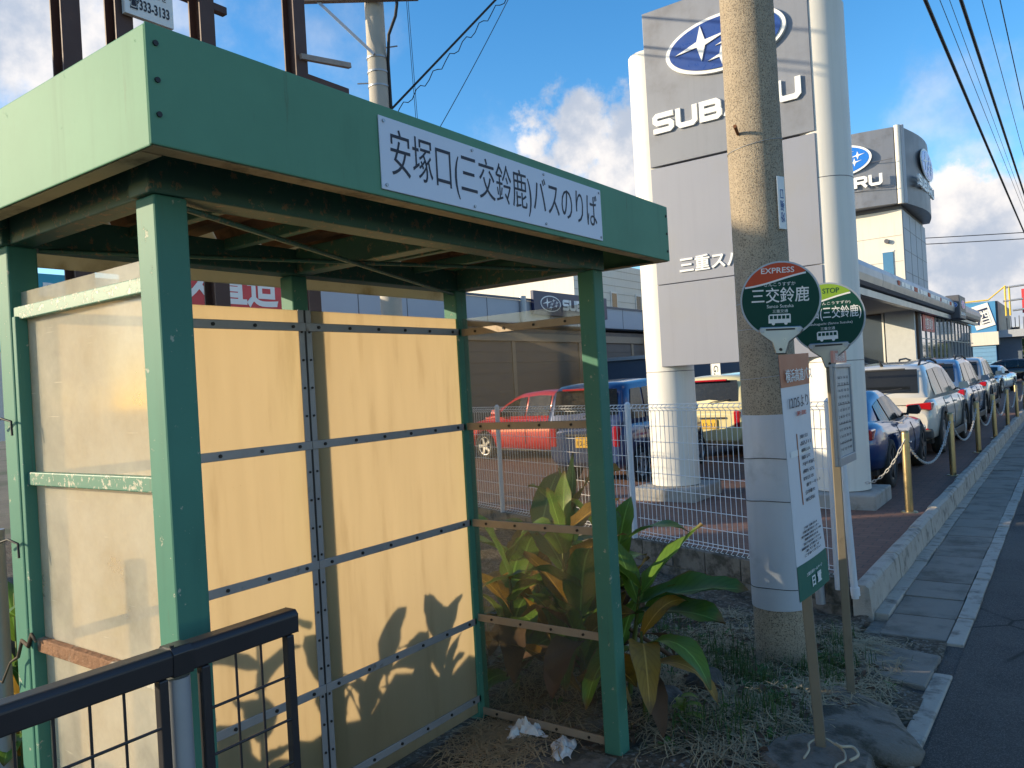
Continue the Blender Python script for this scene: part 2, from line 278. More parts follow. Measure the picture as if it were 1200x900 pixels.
# ---------------------------------------------------------------- mesh helpers
V = Vector
class MB:
    def __init__(s): s.v = []; s.f = []; s.sm = []; s.uv = []
    def add(s, vs, fs, smooth=False):
        o = len(s.v); s.v += [tuple(p) for p in vs]; s.f += [tuple(i + o for i in f) for f in fs]; s.sm += [smooth] * len(fs); return s
    def obox(s, c, ax, ay, az):
        c = V(c); ax = V(ax); ay = V(ay); az = V(az); vs = [c + ax * i + ay * j + az * k for k in (-1, 1) for j in (-1, 1) for i in (-1, 1)]
        return s.add(vs, [(0, 2, 3, 1), (4, 5, 7, 6), (0, 1, 5, 4), (2, 6, 7, 3), (0, 4, 6, 2), (1, 3, 7, 5)])
    def box(s, x0, x1, y0, y1, z0, z1):
        return s.obox(((x0 + x1) / 2, (y0 + y1) / 2, (z0 + z1) / 2), ((x1 - x0) / 2, 0, 0), (0, (y1 - y0) / 2, 0), (0, 0, (z1 - z0) / 2))
    def beam(s, p0, p1, w, h, up=(0, 0, 1)):
        p0 = V(p0); p1 = V(p1); d = (p1 - p0); a = d.normalized(); sd = a.cross(V(up)); 
        if sd.length < 1e-4: sd = a.cross(V((1, 0, 0)))
        sd.normalize(); u = sd.cross(a)
        return s.obox((p0 + p1) / 2, d / 2, sd * (w / 2), u * (h / 2))
    def tube(s, pts, r, n=10, cap=True, smooth=True):
        pts = [V(p) for p in pts]; rs = r if isinstance(r, (list, tuple)) else [r] * len(pts); vs = []; fs = []; ref = None
        for i, p in enumerate(pts):
            d = (pts[min(i + 1, len(pts) - 1)] - pts[max(i - 1, 0)]).normalized()
            if ref is None: ref = V((0, 0, 1)) if abs(d.z) < .9 else V((1, 0, 0))
            a = d.cross(ref).normalized(); b = a.cross(d); ref = b if abs(b.dot(d)) < .9 else ref
            vs += [p + (a * math.cos(k * 2 * math.pi / n) + b * math.sin(k * 2 * math.pi / n)) * rs[i] for k in range(n)]
        for i in range(len(pts) - 1):
            for k in range(n): fs.append((i * n + k, i * n + (k + 1) % n, (i + 1) * n + (k + 1) % n, (i + 1) * n + k))
        s.add(vs, fs, smooth)
        if cap:
            L = len(pts) - 1
            s.add(vs[:n], [tuple(range(n - 1, -1, -1))]); s.add(vs[L * n:], [tuple(range(n))])
        return s
    def prism(s, poly, o, u, v, depth):
        """polygon (a,b) in the plane o+a*u+b*v pushed out by depth along u x v"""
        o = V(o); u = V(u); v = V(v); nrm = u.cross(v).normalized() * depth; n = len(poly)
        ar = sum(poly[i][0] * poly[(i + 1) % n][1] - poly[(i + 1) % n][0] * poly[i][1] for i in range(n))
        if ar < 0: poly = poly[::-1]
        bot = [o + u * a + v * b for a, b in poly]; top = [p + nrm for p in bot]
        return s.add(bot + top, [tuple(range(n - 1, -1, -1)), tuple(range(n, 2 * n))] + [(i, (i + 1) % n, n + (i + 1) % n, n + i) for i in range(n)])
    def ribbon(s, pts, wid, o, u, v, depth, closed=False):
        """flat stroke of even width along 2-D points"""
        P = [V((a, b)) for a, b in pts]; n = len(P); Ls = []; Rs = []
        for i in range(n):
            a = P[i - 1] if (i > 0 or closed) else P[i]; b = P[(i + 1) % n] if (i < n - 1 or closed) else P[i]
            d1 = (P[i] - a); d2 = (b - P[i])
            if d1.length < 1e-9: d1 = d2
            if d2.length < 1e-9: d2 = d1
            d1.normalize(); d2.normalize(); t = (d1 + d2)
            t = t.normalized() if t.length > 1e-6 else d1
            nn = V((-t.y, t.x)); c = max(.45, nn.dot(V((-d1.y, d1.x)))); off = nn * (wid / 2 / c); Ls.append(P[i] + off); Rs.append(P[i] - off)
        o = V(o); u = V(u); v = V(v); N = u.cross(v).normalized() * depth
        vs = []
        for L, Rr in zip(Ls, Rs):
            a = o + u * L.x + v * L.y; b = o + u * Rr.x + v * Rr.y; vs += [a, b, a + N, b + N]
        fs = []
        m = n if closed else n - 1
        for i in range(m):
            j = (i + 1) % n; A = 4 * i; Bq = 4 * j
            fs += [(A + 2, A + 3, Bq + 3, Bq + 2), (A, Bq, Bq + 1, A + 1), (A, A + 2, Bq + 2, Bq), (A + 1, Bq + 1, Bq + 3, A + 3)]
        if not closed: e = 4 * (n - 1); fs += [(0, 1, 3, 2), (e, e + 2, e + 3, e + 1)]
        return s.add(vs, fs)
    def loft(s, rings, cap=True, smooth=True, closed=True):
        n = len(rings[0]); vs = [p for r in rings for p in r]; fs = []
        for i in range(len(rings) - 1):
            for k in range(n if closed else n - 1): fs.append((i * n + k, i * n + (k + 1) % n, (i + 1) * n + (k + 1) % n, (i + 1) * n + k))
        s.add(vs, fs, smooth)
        if cap: s.add(rings[0], [tuple(range(n - 1, -1, -1))]); s.add(rings[-1], [tuple(range(n))])
        return s
    def build(s, name, material, parent=None, bevel=0, label=None, seg=2):
        root = parent
        while root is not None and root.parent is not None: root = root.parent
        off = V(root.location) if root is not None else V((0, 0, 0))
        me = bpy.data.meshes.new(name); me.from_pydata([tuple(V(p) - off) for p in s.v], [], s.f); me.materials.append(material)
        me.polygons.foreach_set('use_smooth', s.sm)
        bm = bmesh.new(); bm.from_mesh(me); bmesh.ops.recalc_face_normals(bm, faces=bm.faces); bm.to_mesh(me); bm.free(); me.update()
        if s.uv:
            at = me.attributes.new('leafuv', 'FLOAT_VECTOR', 'POINT'); at.data.foreach_set('vector', [q for p in s.uv for q in (p[0], p[1], 0)])
        o = bpy.data.objects.new(name, me); COL.objects.link(o); o.parent = parent
        if bevel:
            b = o.modifiers.new('bevel', 'BEVEL'); b.width = bevel; b.segments = seg; b.limit_method = 'ANGLE'; b.angle_limit = R(40)
        if label: o['label'] = label
        return o

def tag(o, label, cat, group=None):
    o['label'] = label; o['category'] = cat
    if group: o['group'] = group
    return o
def thing(name, label, cat, loc=(0, 0, 0), group=None):
    o = bpy.data.objects.new(name, None); COL.objects.link(o); o.location = loc; o.empty_display_size = .1
    return tag(o, label, cat, group)
def struct(o): o['kind'] = 'structure'; return o
def stuff(o): o['kind'] = 'stuff'; return o
def copy_tree(o, parent=None):
    c = o.copy(); COL.objects.link(c); c.parent = parent
    for ch in o.children: copy_tree(ch, c)
    return c
def share(o, name, parent, loc):
    """a further piece that shares its mesh with o"""
    c = bpy.data.objects.new(name, o.data); COL.objects.link(c); c.parent = parent; c.location = loc; return c

_tc = None
def text(body, o, u, v, wid, hgt, depth, material, name, parent, weight=0., label=None):
    """lettering as a solid, fitted into wid x hgt centred on o"""
    c = bpy.data.curves.new('lettering', 'FONT'); c.body = body; c.resolution_u = 3; c.extrude = .5; c.offset = weight; c.fill_mode = 'BOTH'
    t = bpy.data.objects.new('lettering', c); COL.objects.link(t); bpy.context.view_layer.update()
    me = bpy.data.meshes.new_from_object(t.evaluated_get(bpy.context.evaluated_depsgraph_get()))
    bpy.data.objects.remove(t); bpy.data.curves.remove(c)
    xs = [p.co.x for p in me.vertices]; ys = [p.co.y for p in me.vertices]
    if not xs: return None
    x0, x1, y0, y1 = min(xs), max(xs), min(ys), max(ys); u = V(u).normalized(); v = V(v).normalized(); n = u.cross(v)
    sx = wid / (x1 - x0); sy = hgt / (y1 - y0) if hgt else sx
    root = parent
    while root is not None and root.parent is not None: root = root.parent
    off = V(root.location) if root is not None else V((0, 0, 0))
    for p in me.vertices:
        q = V(o) + u * ((p.co.x - (x0 + x1) / 2) * sx) + v * ((p.co.y - (y0 + y1) / 2) * sy) + n * ((p.co.z + .5) * depth); p.co = q - off
    me.materials.clear(); me.materials.append(material); me.name = name
    ob = bpy.data.objects.new(name, me); COL.objects.link(ob); ob.parent = parent
    if label: ob['label'] = label
    return ob

def ell(cx, cy, a, b, n=40): return [(cx + a * math.cos(2 * math.pi * i / n), cy + b * math.sin(2 * math.pi * i / n)) for i in range(n)]
def star(cx, cy, a, b, k=.17, sh=0.):
    pts = []
    for i in range(8):
        an = math.pi / 2 + i * math.pi / 4
        if i % 2 == 0: pts.append((cx + a * math.cos(an), cy + b * math.sin(an) + sh * a * math.cos(an)))
        else: pts.append((cx + k * a * math.cos(an) * 1.3, cy + k * b * math.sin(an) * 1.3))
    return pts
LETTERS = {
 'S': [[(1, .88), (.2, .88), (.1, .79), (.1, .6), (.2, .5), (.8, .5), (.9, .41), (.9, .21), (.8, .12), (0, .12)]],
 'U': [[(.1, 1), (.1, .25), (.22, .12), (.78, .12), (.9, .25), (.9, 1)]],
 'B': [[(.1, .0), (.1, .88), (.76, .88), (.87, .79), (.87, .61), (.76, .5), (.225, .5)], [(.74, .5), (.8, .5), (.9, .41), (.9, .21), (.8, .12), (.225, .12)]],
 'A': [[(.06, 0), (.44, .88), (.56, .88), (.94, 0)], [(.2, .3), (.8, .3)]],
 'R': [[(.1, 0), (.1, .88), (.78, .88), (.9, .79), (.9, .53), (.78, .44), (.225, .44)], [(.58, .44), (.93, 0)]]}
def subaru(o, u, v, wid, hgt, depth, name, parent, material, word='SUBARU', side=1):
    m = MB(); pitch = wid / len(word); lw = pitch * .88; st = hgt * .26
    for i, ch in enumerate(word):
        for j, pl in enumerate(LETTERS[ch]):
            m.ribbon([(-wid / 2 + i * pitch + a * lw, (b - .5) * hgt) for a, b in pl], st, o, u, v, depth + .002 * j)
    return m.build(name, material, parent)
def logo(o, u, v, a, b, depth, parent, blue, ring=WHITEL):
    n = V(u).cross(V(v)).normalized()
    e = MB().prism(ell(0, 0, a, b, 56), o, u, v, depth).build('emblem', ring, parent)
    MB().prism(ell(0, 0, a * .925, b * .88, 56), V(o) + n * depth, u, v, depth * .3).build('emblem_field', blue, e)
    o2 = V(o) + n * depth * 1.3
    for (cx, cy, sa, sb) in [(-.36, .12, .46, .62), (.28, .42, .22, .26), (.60, .18, .22, .26), (.50, -.22, .22, .26), (.10, -.02, .22, .26), (-.02, -.48, .24, .34)]:
        MB().prism(star(cx * a, cy * b, sa * a, sb * b, .17, .18), o2, u, v, depth * .35).build('star', ring, e)
    return e
# ================================================================ THE SETTING
def fence_y(x): return 6.05 + (x + 1.33) * (.358 / -.934)
def sheet(name, poly, z, material):
    m = MB(); m.add([(x, y, z) for x, y in poly], [tuple(range(len(poly)))]); return struct(m.build(name, material))
sheet('ground', [(-900, -900), (900, -900), (900, 1500), (-900, 1500)], -.262, EARTH)
sheet('road', [(-.66, -60), (9, -60), (9, 400), (-.66, 400)], -.18, ASPH)
sheet('parking_lot', [(-1.40, 6.05), (-1.40, 200), (-80, 200), (-80, fence_y(-80)), (-8, fence_y(-8))], 0.0, PAVE)

# rough verge: bare earth and weeds round the shelter, falling to the footway
def hfun(x, y):
    def ss(a, b, t): t = max(0, min(1, (t - a) / (b - a))); return t * t * (3 - 2 * t)
    z = -.005 - .17 * ss(3.15, 5.2, y) * (1 - .3 * ss(-3.2, -5, x)) - .165 * ss(-1.25, -.86, x) * (1 - ss(3.6, 4.6, y) * .0) * (1 if y < 3.4 else 1 - .9 * ss(3.4, 4.9, y))
    z = max(z, -.178)
    z += .035 * math.exp(-((x + 1.2) ** 2 + (y - 3.95) ** 2) / .25)
    amp = .004 + .014 * ss(3.05, 3.6, y) + .008 * ss(-2.6, -2.9, x)
    z += amp * (math.sin(x * 11 + 2 * math.sin(y * 3.1)) * math.cos(y * 9.3 + x * 2) + .7 * math.sin(x * 27 + y * 19) * math.sin(y * 31 - x * 8))
    return z
m = MB(); nx, ny = 150, 240; x0, x1, y0, y1 = -12.0, -.752, -3.0, 10.2
xs = [x0 + (x1 - x0) * (1 - (1 - i / nx) ** 2.2) for i in range(nx + 1)]
ys = [y0 + (y1 - y0) * j / ny for j in range(ny + 1)]
vid = {}
for i, x in enumerate(xs):
    for j, y in enumerate(ys):
        if x > -1.28 and y > 5.68: continue
        if y > fence_y(x) + .12 : continue
        vid[i, j] = len(m.v); m.v.append((x, y, hfun(x, y)))
for i in range(nx):
    for j in range(ny):
        q = [(i, j), (i + 1, j), (i + 1, j + 1), (i, j + 1)]
        if all(k in vid for k in q): m.f.append(tuple(vid[k] for k in q)); m.sm.append(True)
verge = struct(m.build('verge', DIRT))
# packed earth and cement floor inside the shelter
m = MB(); m.box(-2.46, -1.70, 1.08, 2.98, -.06, .004); struct(m.build('shelter_floor', CONCD, None, .01))

# footway of gutter lids, edging strips and kerb stones, laid one by one
fwk = struct(MB().box(-1.285, -.755, 5.66, 60, -.26, -.205).build('footway', SLAB))
def row(first, n, name, parent, y, pitch, jit=.004):
    for k in range(n):
        o = first if k == 0 else share(first, name, parent, (0, 0, 0))
        o.location = (random.uniform(-jit, jit), y + k * pitch, random.uniform(-jit, jit)); o.rotation_euler = (random.uniform(-.004, .004), random.uniform(-.004, .004), random.uniform(-.004, .004))
s0 = MB().box(-1.172, -.768, .006, .494, -.232, -.165).build('slab', SLAB, fwk, .008); row(s0, 80, 'slab', fwk, 5.72, .5)
e0 = MB().box(-.762, -.662, .004, .596, -.25, -.166).build('edging_stone', KERB, fwk, .007); row(e0, 66, 'edging_stone', fwk, 5.66, .6)
g0 = MB().box(-1.276, -1.180, .004, .596, -.235, -.158).build('channel_stone', KERB, fwk, .006); row(g0, 66, 'channel_stone', fwk, 6.1, .6)
kb = struct(MB().box(-1.39, -1.30, 6.05, 60, -.25, -.03).build('kerb', KERB))
k0 = MB().loft([[(-1.405, y, -.22), (-1.405, y, .035), (-1.385, y, .05), (-1.315, y, .05), (-1.29, y, .03), (-1.272, y, -.21)] for y in (.004, .596)], True, False).build('kerb_stone', KERB, kb, .012); row(k0, 90, 'kerb_stone', kb, 6.03, .6, .005)
# first lids, broken and sunk at the end of the row
brk = struct(MB().prism([(-1.17, 4.93), (-.765, 4.82), (-.755, 5.38), (-1.15, 5.46)], (0, 0, -.22), (1, 0, 0), (0, 1, 0), .064).build('loose_slab', SLAB, None, .012))
brk2 = struct(MB().prism([(-.80, 2.5), (-.70, 2.5), (-.662, 5.1), (-.762, 5.1)], (0, 0, -.25), (1, 0, 0), (0, 1, 0), .083).build('edge_strip', KERB, None, .01))
sheet('road_shoulder', [(-1.0, -3), (-.655, -3), (-.655, 5.66), (-1.0, 5.66)], -.184, ASPH)
fil = struct(MB().prism([(-1.3, 5.4), (-.77, 5.36), (-.76, 5.73), (-1.28, 5.73)], (0, 0, -.24), (1, 0, 0), (0, 1, 0), .056).build('rubble_fill', DIRT))

# retaining wall of concrete blocks under the mesh fence
FD = V((-.934, .358, 0)).normalized(); FN = V((.358, .934, 0)).normalized(); F0 = V((-1.40, 6.07, 0))
rw = thing('block_wall', 'low grey concrete block wall under the white mesh fence', 'wall', F0)
MB().obox(F0 + FD * 3.4 + V((0, 0, -.11)), FD * 3.38, FN * .05, V((0, 0, .195))).build('core', CONCD, rw)
for r_ in range(2):
    for k in range(17):
        a = k * .40 + (.2 if r_ else 0)
        MB().obox(F0 + FD * (a + .2) + V((0, 0, -.205 + r_ * .2)), FD * .196, FN * .06, V((0, 0, .096))).build('block', CONCD, rw, .006)

# ================================================================ BUS SHELTER
sh = thing('bus_shelter', 'green steel bus shelter with cream back boards and clear end panes', 'bus shelter', (-2.1, 2.04, 0))
XF, XB = -1.74, -2.50; PY = [1.03, 2.06, 3.05]
def post(x, y, w=.042, top=2.14): return MB().box(x - w, x + w, y - w, y + w, -.08, top).build('post', GREEN, sh, .006)
for (x, y) in [(XF, PY[0]), (XF, PY[2]), (XB - .03, PY[0]), (XB - .03, PY[2])]: post(x, y)
post(XB - .05, PY[1], .038)
# ring beams and roof edge
def beam(p0, p1, w=.09, h=.10, mt=BEAMU): return MB().beam(p0, p1, w, h).build('beam', mt, sh, .004)
beam((XF, .975, 2.191), (XF, 3.105, 2.191)); beam((XB - .03, .975, 2.190), (XB - .03, 3.105, 2.190))
for y in PY: beam((XF - .047, y, 2.192), (XB + .017, y, 2.192), .07)
for y in (1.37, 1.72, 2.40, 2.72): beam((XF - .047, y, 2.222), (XB + .017, y, 2.222), .035, .04)
FX, BX, LY, RY, Z0, Z1 = -1.48, -2.79, .862, 3.335, 2.177, 2.425
def fas(name, *b): return MB().box(*b).build(name, GREENF, sh, .004)
f_front = fas('roof_fascia', FX - .006, FX, LY, RY, Z0, Z1); fas('roof_fascia', BX + .006, FX - .0065, LY + .001, LY + .007, Z0 - .002, Z1 - .002); fas('roof_fascia', BX + .006, FX - .0065, RY - .007, RY - .001, Z0 - .002, Z1 - .002)
MB().box(BX, BX + .005, LY, RY, 2.134, Z1 - .004).build('roof_fascia', mat('zinc_fascia', (.52, .50, .40), .6, .1, .12, 3, dirt=(.36, .32, .22), dscale=4, trans=.35), sh)
# turned-in lip under the fascia
LIPM = mat('bare_lip', (.40, .32, .19), .7, .1, .25, 8, dirt=(.13, .10, .06), dscale=7, dlo=.5, dhi=.7)
MB().box(FX - .052, FX - .007, LY + .008, RY - .008, Z0 - .0015, Z0 + .002).build('fascia_lip', LIPM, sh)
MB().box(BX + .01, FX - .054, LY + .008, LY + .053, Z0 - .003, Z0 + .0005).build('fascia_lip', LIPM, sh)
MB().box(BX + .01, FX - .054, RY - .053, RY - .008, Z0 - .003, Z0 + .0005).build('fascia_lip', LIPM, sh)
# folded deck of the roof, seen from below
n = 92; ring = []
for i in range(n + 1):
    y = LY + .01 + (RY - LY - .02) * i / n; ph = i % 8; z = 2.292 + (.048 if ph in (2, 3, 4, 5) else .0); ring.append((y, z))
m = MB(); vs = []; fs = []
for i, (y, z) in enumerate(ring): vs += [(FX - .01, y, z + .04), (BX + .01, y, z), (FX - .01, y, z + .043), (BX + .01, y, z + .003)]
for i in range(n): a = 4 * i; fs += [(a, a + 4, a + 5, a + 1), (a + 2, a + 3, a + 7, a + 6)]
m.add(vs, fs).build('roof_deck', RUST, sh)
for p0, p1 in [((XF, 1.08, 2.128), (XB, 3.0, 2.122)), ((XB, 1.08, 2.135), (XF, 3.0, 2.139))]: MB().tube([p0, p1], .008, 6).build('brace_rod', BEAMU, sh)
# screws on the fascia corner
for z in (2.24, 2.31, 2.385): MB().tube([(FX - .002, LY + .02, z), (FX + .004, LY + .02, z)], .006, 8).build('screw', BOLT, f_front)
for z in (2.22, 2.30, 2.38): MB().tube([(FX - .002, RY - .02, z), (FX + .004, RY - .02, z)], .006, 8).build('screw', BOLT, f_front)
# back boards, two bays of four big boards and two narrow ones, each its own sheet
BZ = [.03, .10, .483, .978, 1.458, 1.932, 2.0]
bays = [(1.085, 2.022), (2.098, 2.992)]
for bi, (ya, yb) in enumerate(bays):
    for r_ in range(6):
        z0, z1 = BZ[r_] + (.001 if r_ else 0), BZ[r_ + 1] - .001
        dx = random.uniform(-.0015, .0015)
        MB().box(XB + dx - .002, XB + dx + .0015, ya - .036, yb + .036, z0, z1).build('back_board', BOARD, sh)
    for z in BZ[1:6]:
        s_ = MB().box(XB + .006, XB + .012, ya - .037, yb + .037, z - .017, z + .017).build('wall_strip', STRIP, sh, .002)
        b = MB()
        for k in range(6):
            y = ya + (yb - ya) * (k + .15) / 5.3; b.tube([(XB + .012, y, z), (XB + .017, y, z)], .0068, 8)
        stuff(b.build('bolt_row', BOLT, s_))
# upright cover strips beside the joint and posts
for y, h in ((2.042, .014), (2.078, .014)):
    MB().box(XB + .003, XB + .0055, y - h, y + h, .03, 2.0).build('joint_strip', STRIP, sh)
    b = MB()
    for k in range(17): b.tube([(XB + .0055, y + random.uniform(-.002, .002), .12 + k * .112), (XB + .010, y, .12 + k * .112)], .005, 7)
    stuff(b.build('bolt_row', BOLT, sh))
MB().box(XB + .002, XB + .0075, 2.056, 2.064, .02, 2.0).build('joint_gap', BOLT, sh)
# right end: five clear panes between tan strips
for r_ in range(6):
    if r_ == 0: z0, z1 = .035, .07
    z0, z1 = [.03, .50, .975, 1.458, 1.93][min(r_, 4)], [.50, .975, 1.458, 1.93, 2.0][min(r_, 4)]
    if r_ < 5: MB().box(-2.489, -1.781, 3.048, 3.052, z0 + .001, z1 - .001).build('clear_pane', CLEAR, sh)
for z in (.032, .50, .975, 1.458, 1.93):
    s_ = MB().box(-2.489, -1.781, 3.036, 3.045, z - .018, z + .018).build('end_strip', STRIPB, sh, .002)
    b = MB()
    for k in range(4): b.tube([(-2.40 + k * .175, 3.031, z), (-2.40 + k * .175, 3.036, z)], .0065, 8)
    stuff(b.build('bolt_row', BOLT, s_))
# left end: scuffed panes on green rails
for (z0, z1) in ((.05, .975), (.977, 1.462), (1.464, 1.935), (1.937, 2.005)):
    MB().box(-2.489, -1.781, 1.020, 1.024, z0, z1).build('scuffed_pane', FROST, sh)
RAILG = peel_mat('chipped_rail_paint', (.06, .19, .13), (.46, .44, .33), .56, .58, 60)
for z, mt in ((1.94, RAILG), (1.463, RAILG), (.985, mat('rusted_rail', (.24, .12, .06), .85, .1, .4, 20, .8, 60, dirt=(.5, .46, .36), dscale=3, dlo=.52, dhi=.6)), (.06, RAILG)):
    MB().box(-2.489, -1.781, .996, 1.019, z - .019, z + .019).build('end_rail', mt, sh, .003)
MB().box(-2.472, -2.450, .985, 1.019, .05, 1.93).build('glazing_bead', GREEN, sh, .003)
# name board
SB = MB().box(FX + .001, FX + .005, 1.503, 2.705, 2.195, 2.394).build('name_board', WHITEB, sh, .002, 'white board reading 安塚口(三交鈴鹿)バスのりば')
text('安塚口(三交鈴鹿)バスのりば', (FX + .0052, 2.105, 2.294), (0, 1, 0), (0, 0, 1), 1.125, .150, .0012, INK, 'lettering', SB, -.006)
for y in (1.52, 1.90, 2.30, 2.69):
    for z in (2.208, 2.381): MB().tube([(FX + .005, y, z), (FX + .0085, y, z)], .005, 8).build('screw', GREYP, SB)
# wires and a scrap of chain tied round the rear left post
t_ = MB()
for z in (1.62, 1.27): t_.tube([(-2.60, .95, z), (-2.52, .962, z + .02), (-2.47, .968, z + .01), (-2.463, .966, z - .03)], .0035, 6)
tag(t_.build('tie_wire', CABLE), 'thin dark tie wire knotted round the rear left shelter post', 'wire')
tag(MB().tube([(-2.66, .93, .84), (-2.61, .945, .88), (-2.58, .95, .87), (-2.55, .962, .93), (-2.51, .968, .95), (-2.49, .972, 1.0), (-2.465, .978, .985), (-2.45, .982, 1.02), (-2.43, .985, 1.0)], [.002, .003, .0035, .003, .005, .006, .007, .006, .003], 6).build('vine_stem', BARK), 'dry vine stem clinging to the rear left shelter post', 'vine')

# ================================================================ STREET FURNITURE
# black guard rail in front of the shelter
gx = -1.55
gr = thing('guard_rail', 'black mesh guard rail with grey posts in front of the shelter', 'guard rail', (gx, .9, 0))
MB().loft([[(gx + a, y, 1.117 + b) for a, b in ((-.026, -.022), (.026, -.022), (.028, .022), (.019, .032), (-.019, .032), (-.028, .022))] for y in (-.9, .885)], True, False).build('top_rail', BLACKM, gr, .004)
MB().loft([[(gx + a, y, 1.117 + b) for a, b in ((-.026, -.022), (.026, -.022), (.028, .022), (.019, .032), (-.019, .032), (-.028, .022))] for y in (.9005, 1.188)], True, False).build('top_rail', BLACKM, gr, .004)
for yc in (.893, -.75):
    p = MB().tube([(gx, yc, -.1), (gx, yc, 1.085)], .026, 16).build('post', GREYP, gr)
    MB().loft([[(gx + a, y, 1.117 + b) for a, b in ((-.028, -.025), (.028, -.025), (.0305, .023), (.020, .0345), (-.020, .0345), (-.0305, .023))] for y in (yc - .022, yc - .006, yc - .004, yc + .004, yc + .006, yc + .022)], True, False).build('rail_clamp', mat('dark_clamp', (.05, .05, .055), .35, .6), gr, .002)
    MB().tube([(gx + .01, yc - .014, 1.150), (gx + .01, yc - .014, 1.1545)], .005, 8).build('screw', BOLT, gr)
MB().box(gx + .004, gx + .026, .935, .955, .18, 1.094).build('upright', BLACKM, gr, .003); MB().box(gx + .004, gx + .026, 1.155, 1.175, .18, 1.094).build('upright', BLACKM, gr, .003)
MB().box(gx + .004, gx + .026, .84, .86, .18, 1.094).build('upright', BLACKM, gr, .003)
for (ya, yb, n) in ((.958, 1.154, 2), (-.66, .838, 22)):
    for k in range(1, n + 1):
        y = ya + (yb - ya) * k / (n + 1); MB().tube([(gx + .015, y, .18), (gx + .015, y, 1.094)], .0032, 6).build('wire', BLACKM, gr)
    for z in (.20, .30, .40, .50, .60, .70, .80, .90, 1.0): MB().tube([(gx + .0215, ya - .01, z), (gx + .0215, yb + .01, z)], .0032, 6).build('wire', BLACKM, gr)
tag(MB().tube([(-2.86, 1.052, -.1), (-2.86, 1.052, 1.28)], .03, 14).build('pipe_stake', GREYP), 'plain grey pipe standing behind the shelter at the left edge', 'pipe')

# near concrete utility pole
up = thing('utility_pole', 'speckled concrete utility pole wrapped in grey plastic beside the bus stop signs', 'utility pole', (-1.555, 4.87, -.2))
MB().tube([(-1.555, 4.87, -.35), (-1.555, 4.87, 3), (-1.555, 4.87, 9)], [.168, .164, .140], 40).build('shaft', CONC, up)
wr = MB().tube([(-1.555, 4.87, .20), (-1.555, 4.87, .21), (-1.555, 4.87, 1.37), (-1.555, 4.87, 1.385)], [.172, .1725, .1715, .169], 40).build('wrap', WRAP, up, 0, 'grey anti-poster plastic wrap')
for z in (.33, .86, 1.12): MB().tube([(-1.555 + .1745 * math.cos(a), 4.87 + .1745 * math.sin(a), z + .006 * math.sin(3 * a)) for a in [i * 2 * math.pi / 40 for i in range(41)]], .0022, 5, False).build('tie', CABLE, wr)
for z, tl in ((3.04, .03), (2.09, .02), (1.9, -.01), (1.62, .015)):
    MB().tube([(-1.555 + .1665 * math.cos(a), 4.87 + .1665 * math.sin(a), z + tl * math.sin(a + .8)) for a in [i * 2 * math.pi / 40 for i in range(41)]], .0016, 5, False).build('band_wire', GREYP, up)
MB().tube([(-1.60, 4.71, 3.10), (-1.585, 4.62, 3.125)], [.009, .012], 8).build('step_bolt', mat('rusty_bolt', (.17, .07, .03), .8, .2), up)
cv = V((.94, -.34, 0)).normalized()
pl = MB().obox(V((-1.555, 4.87, 2.66)) + cv * .172, cv * .004, cv.cross(zz) * .034, V((0, 0, .16))).build('number_plate', SWHITE, up, .003)
text('安塚口', V((-1.555, 4.87, 2.64)) + cv * .177, zz, cv.cross(zz) * 1, .20, .035, .001, mat('plate_blue', (.03, .1, .3), .5), 'lettering', pl)
pv = V((.70, -.714, 0)).normalized()
MB().obox(V((-1.555, 4.87, 2.17)) + pv * .167, pv * .002, pv.cross(zz) * .035, V((0, 0, .045))).build('notice', mat('grey_notice', (.30, .31, .34), .6, 0, .4, 40), up)
MB().obox(V((-1.555, 4.87, 1.95)) + cv * .171, cv * .004, cv.cross(zz) * .03, V((0, 0, .08))).build('notice', SWHITE, up)

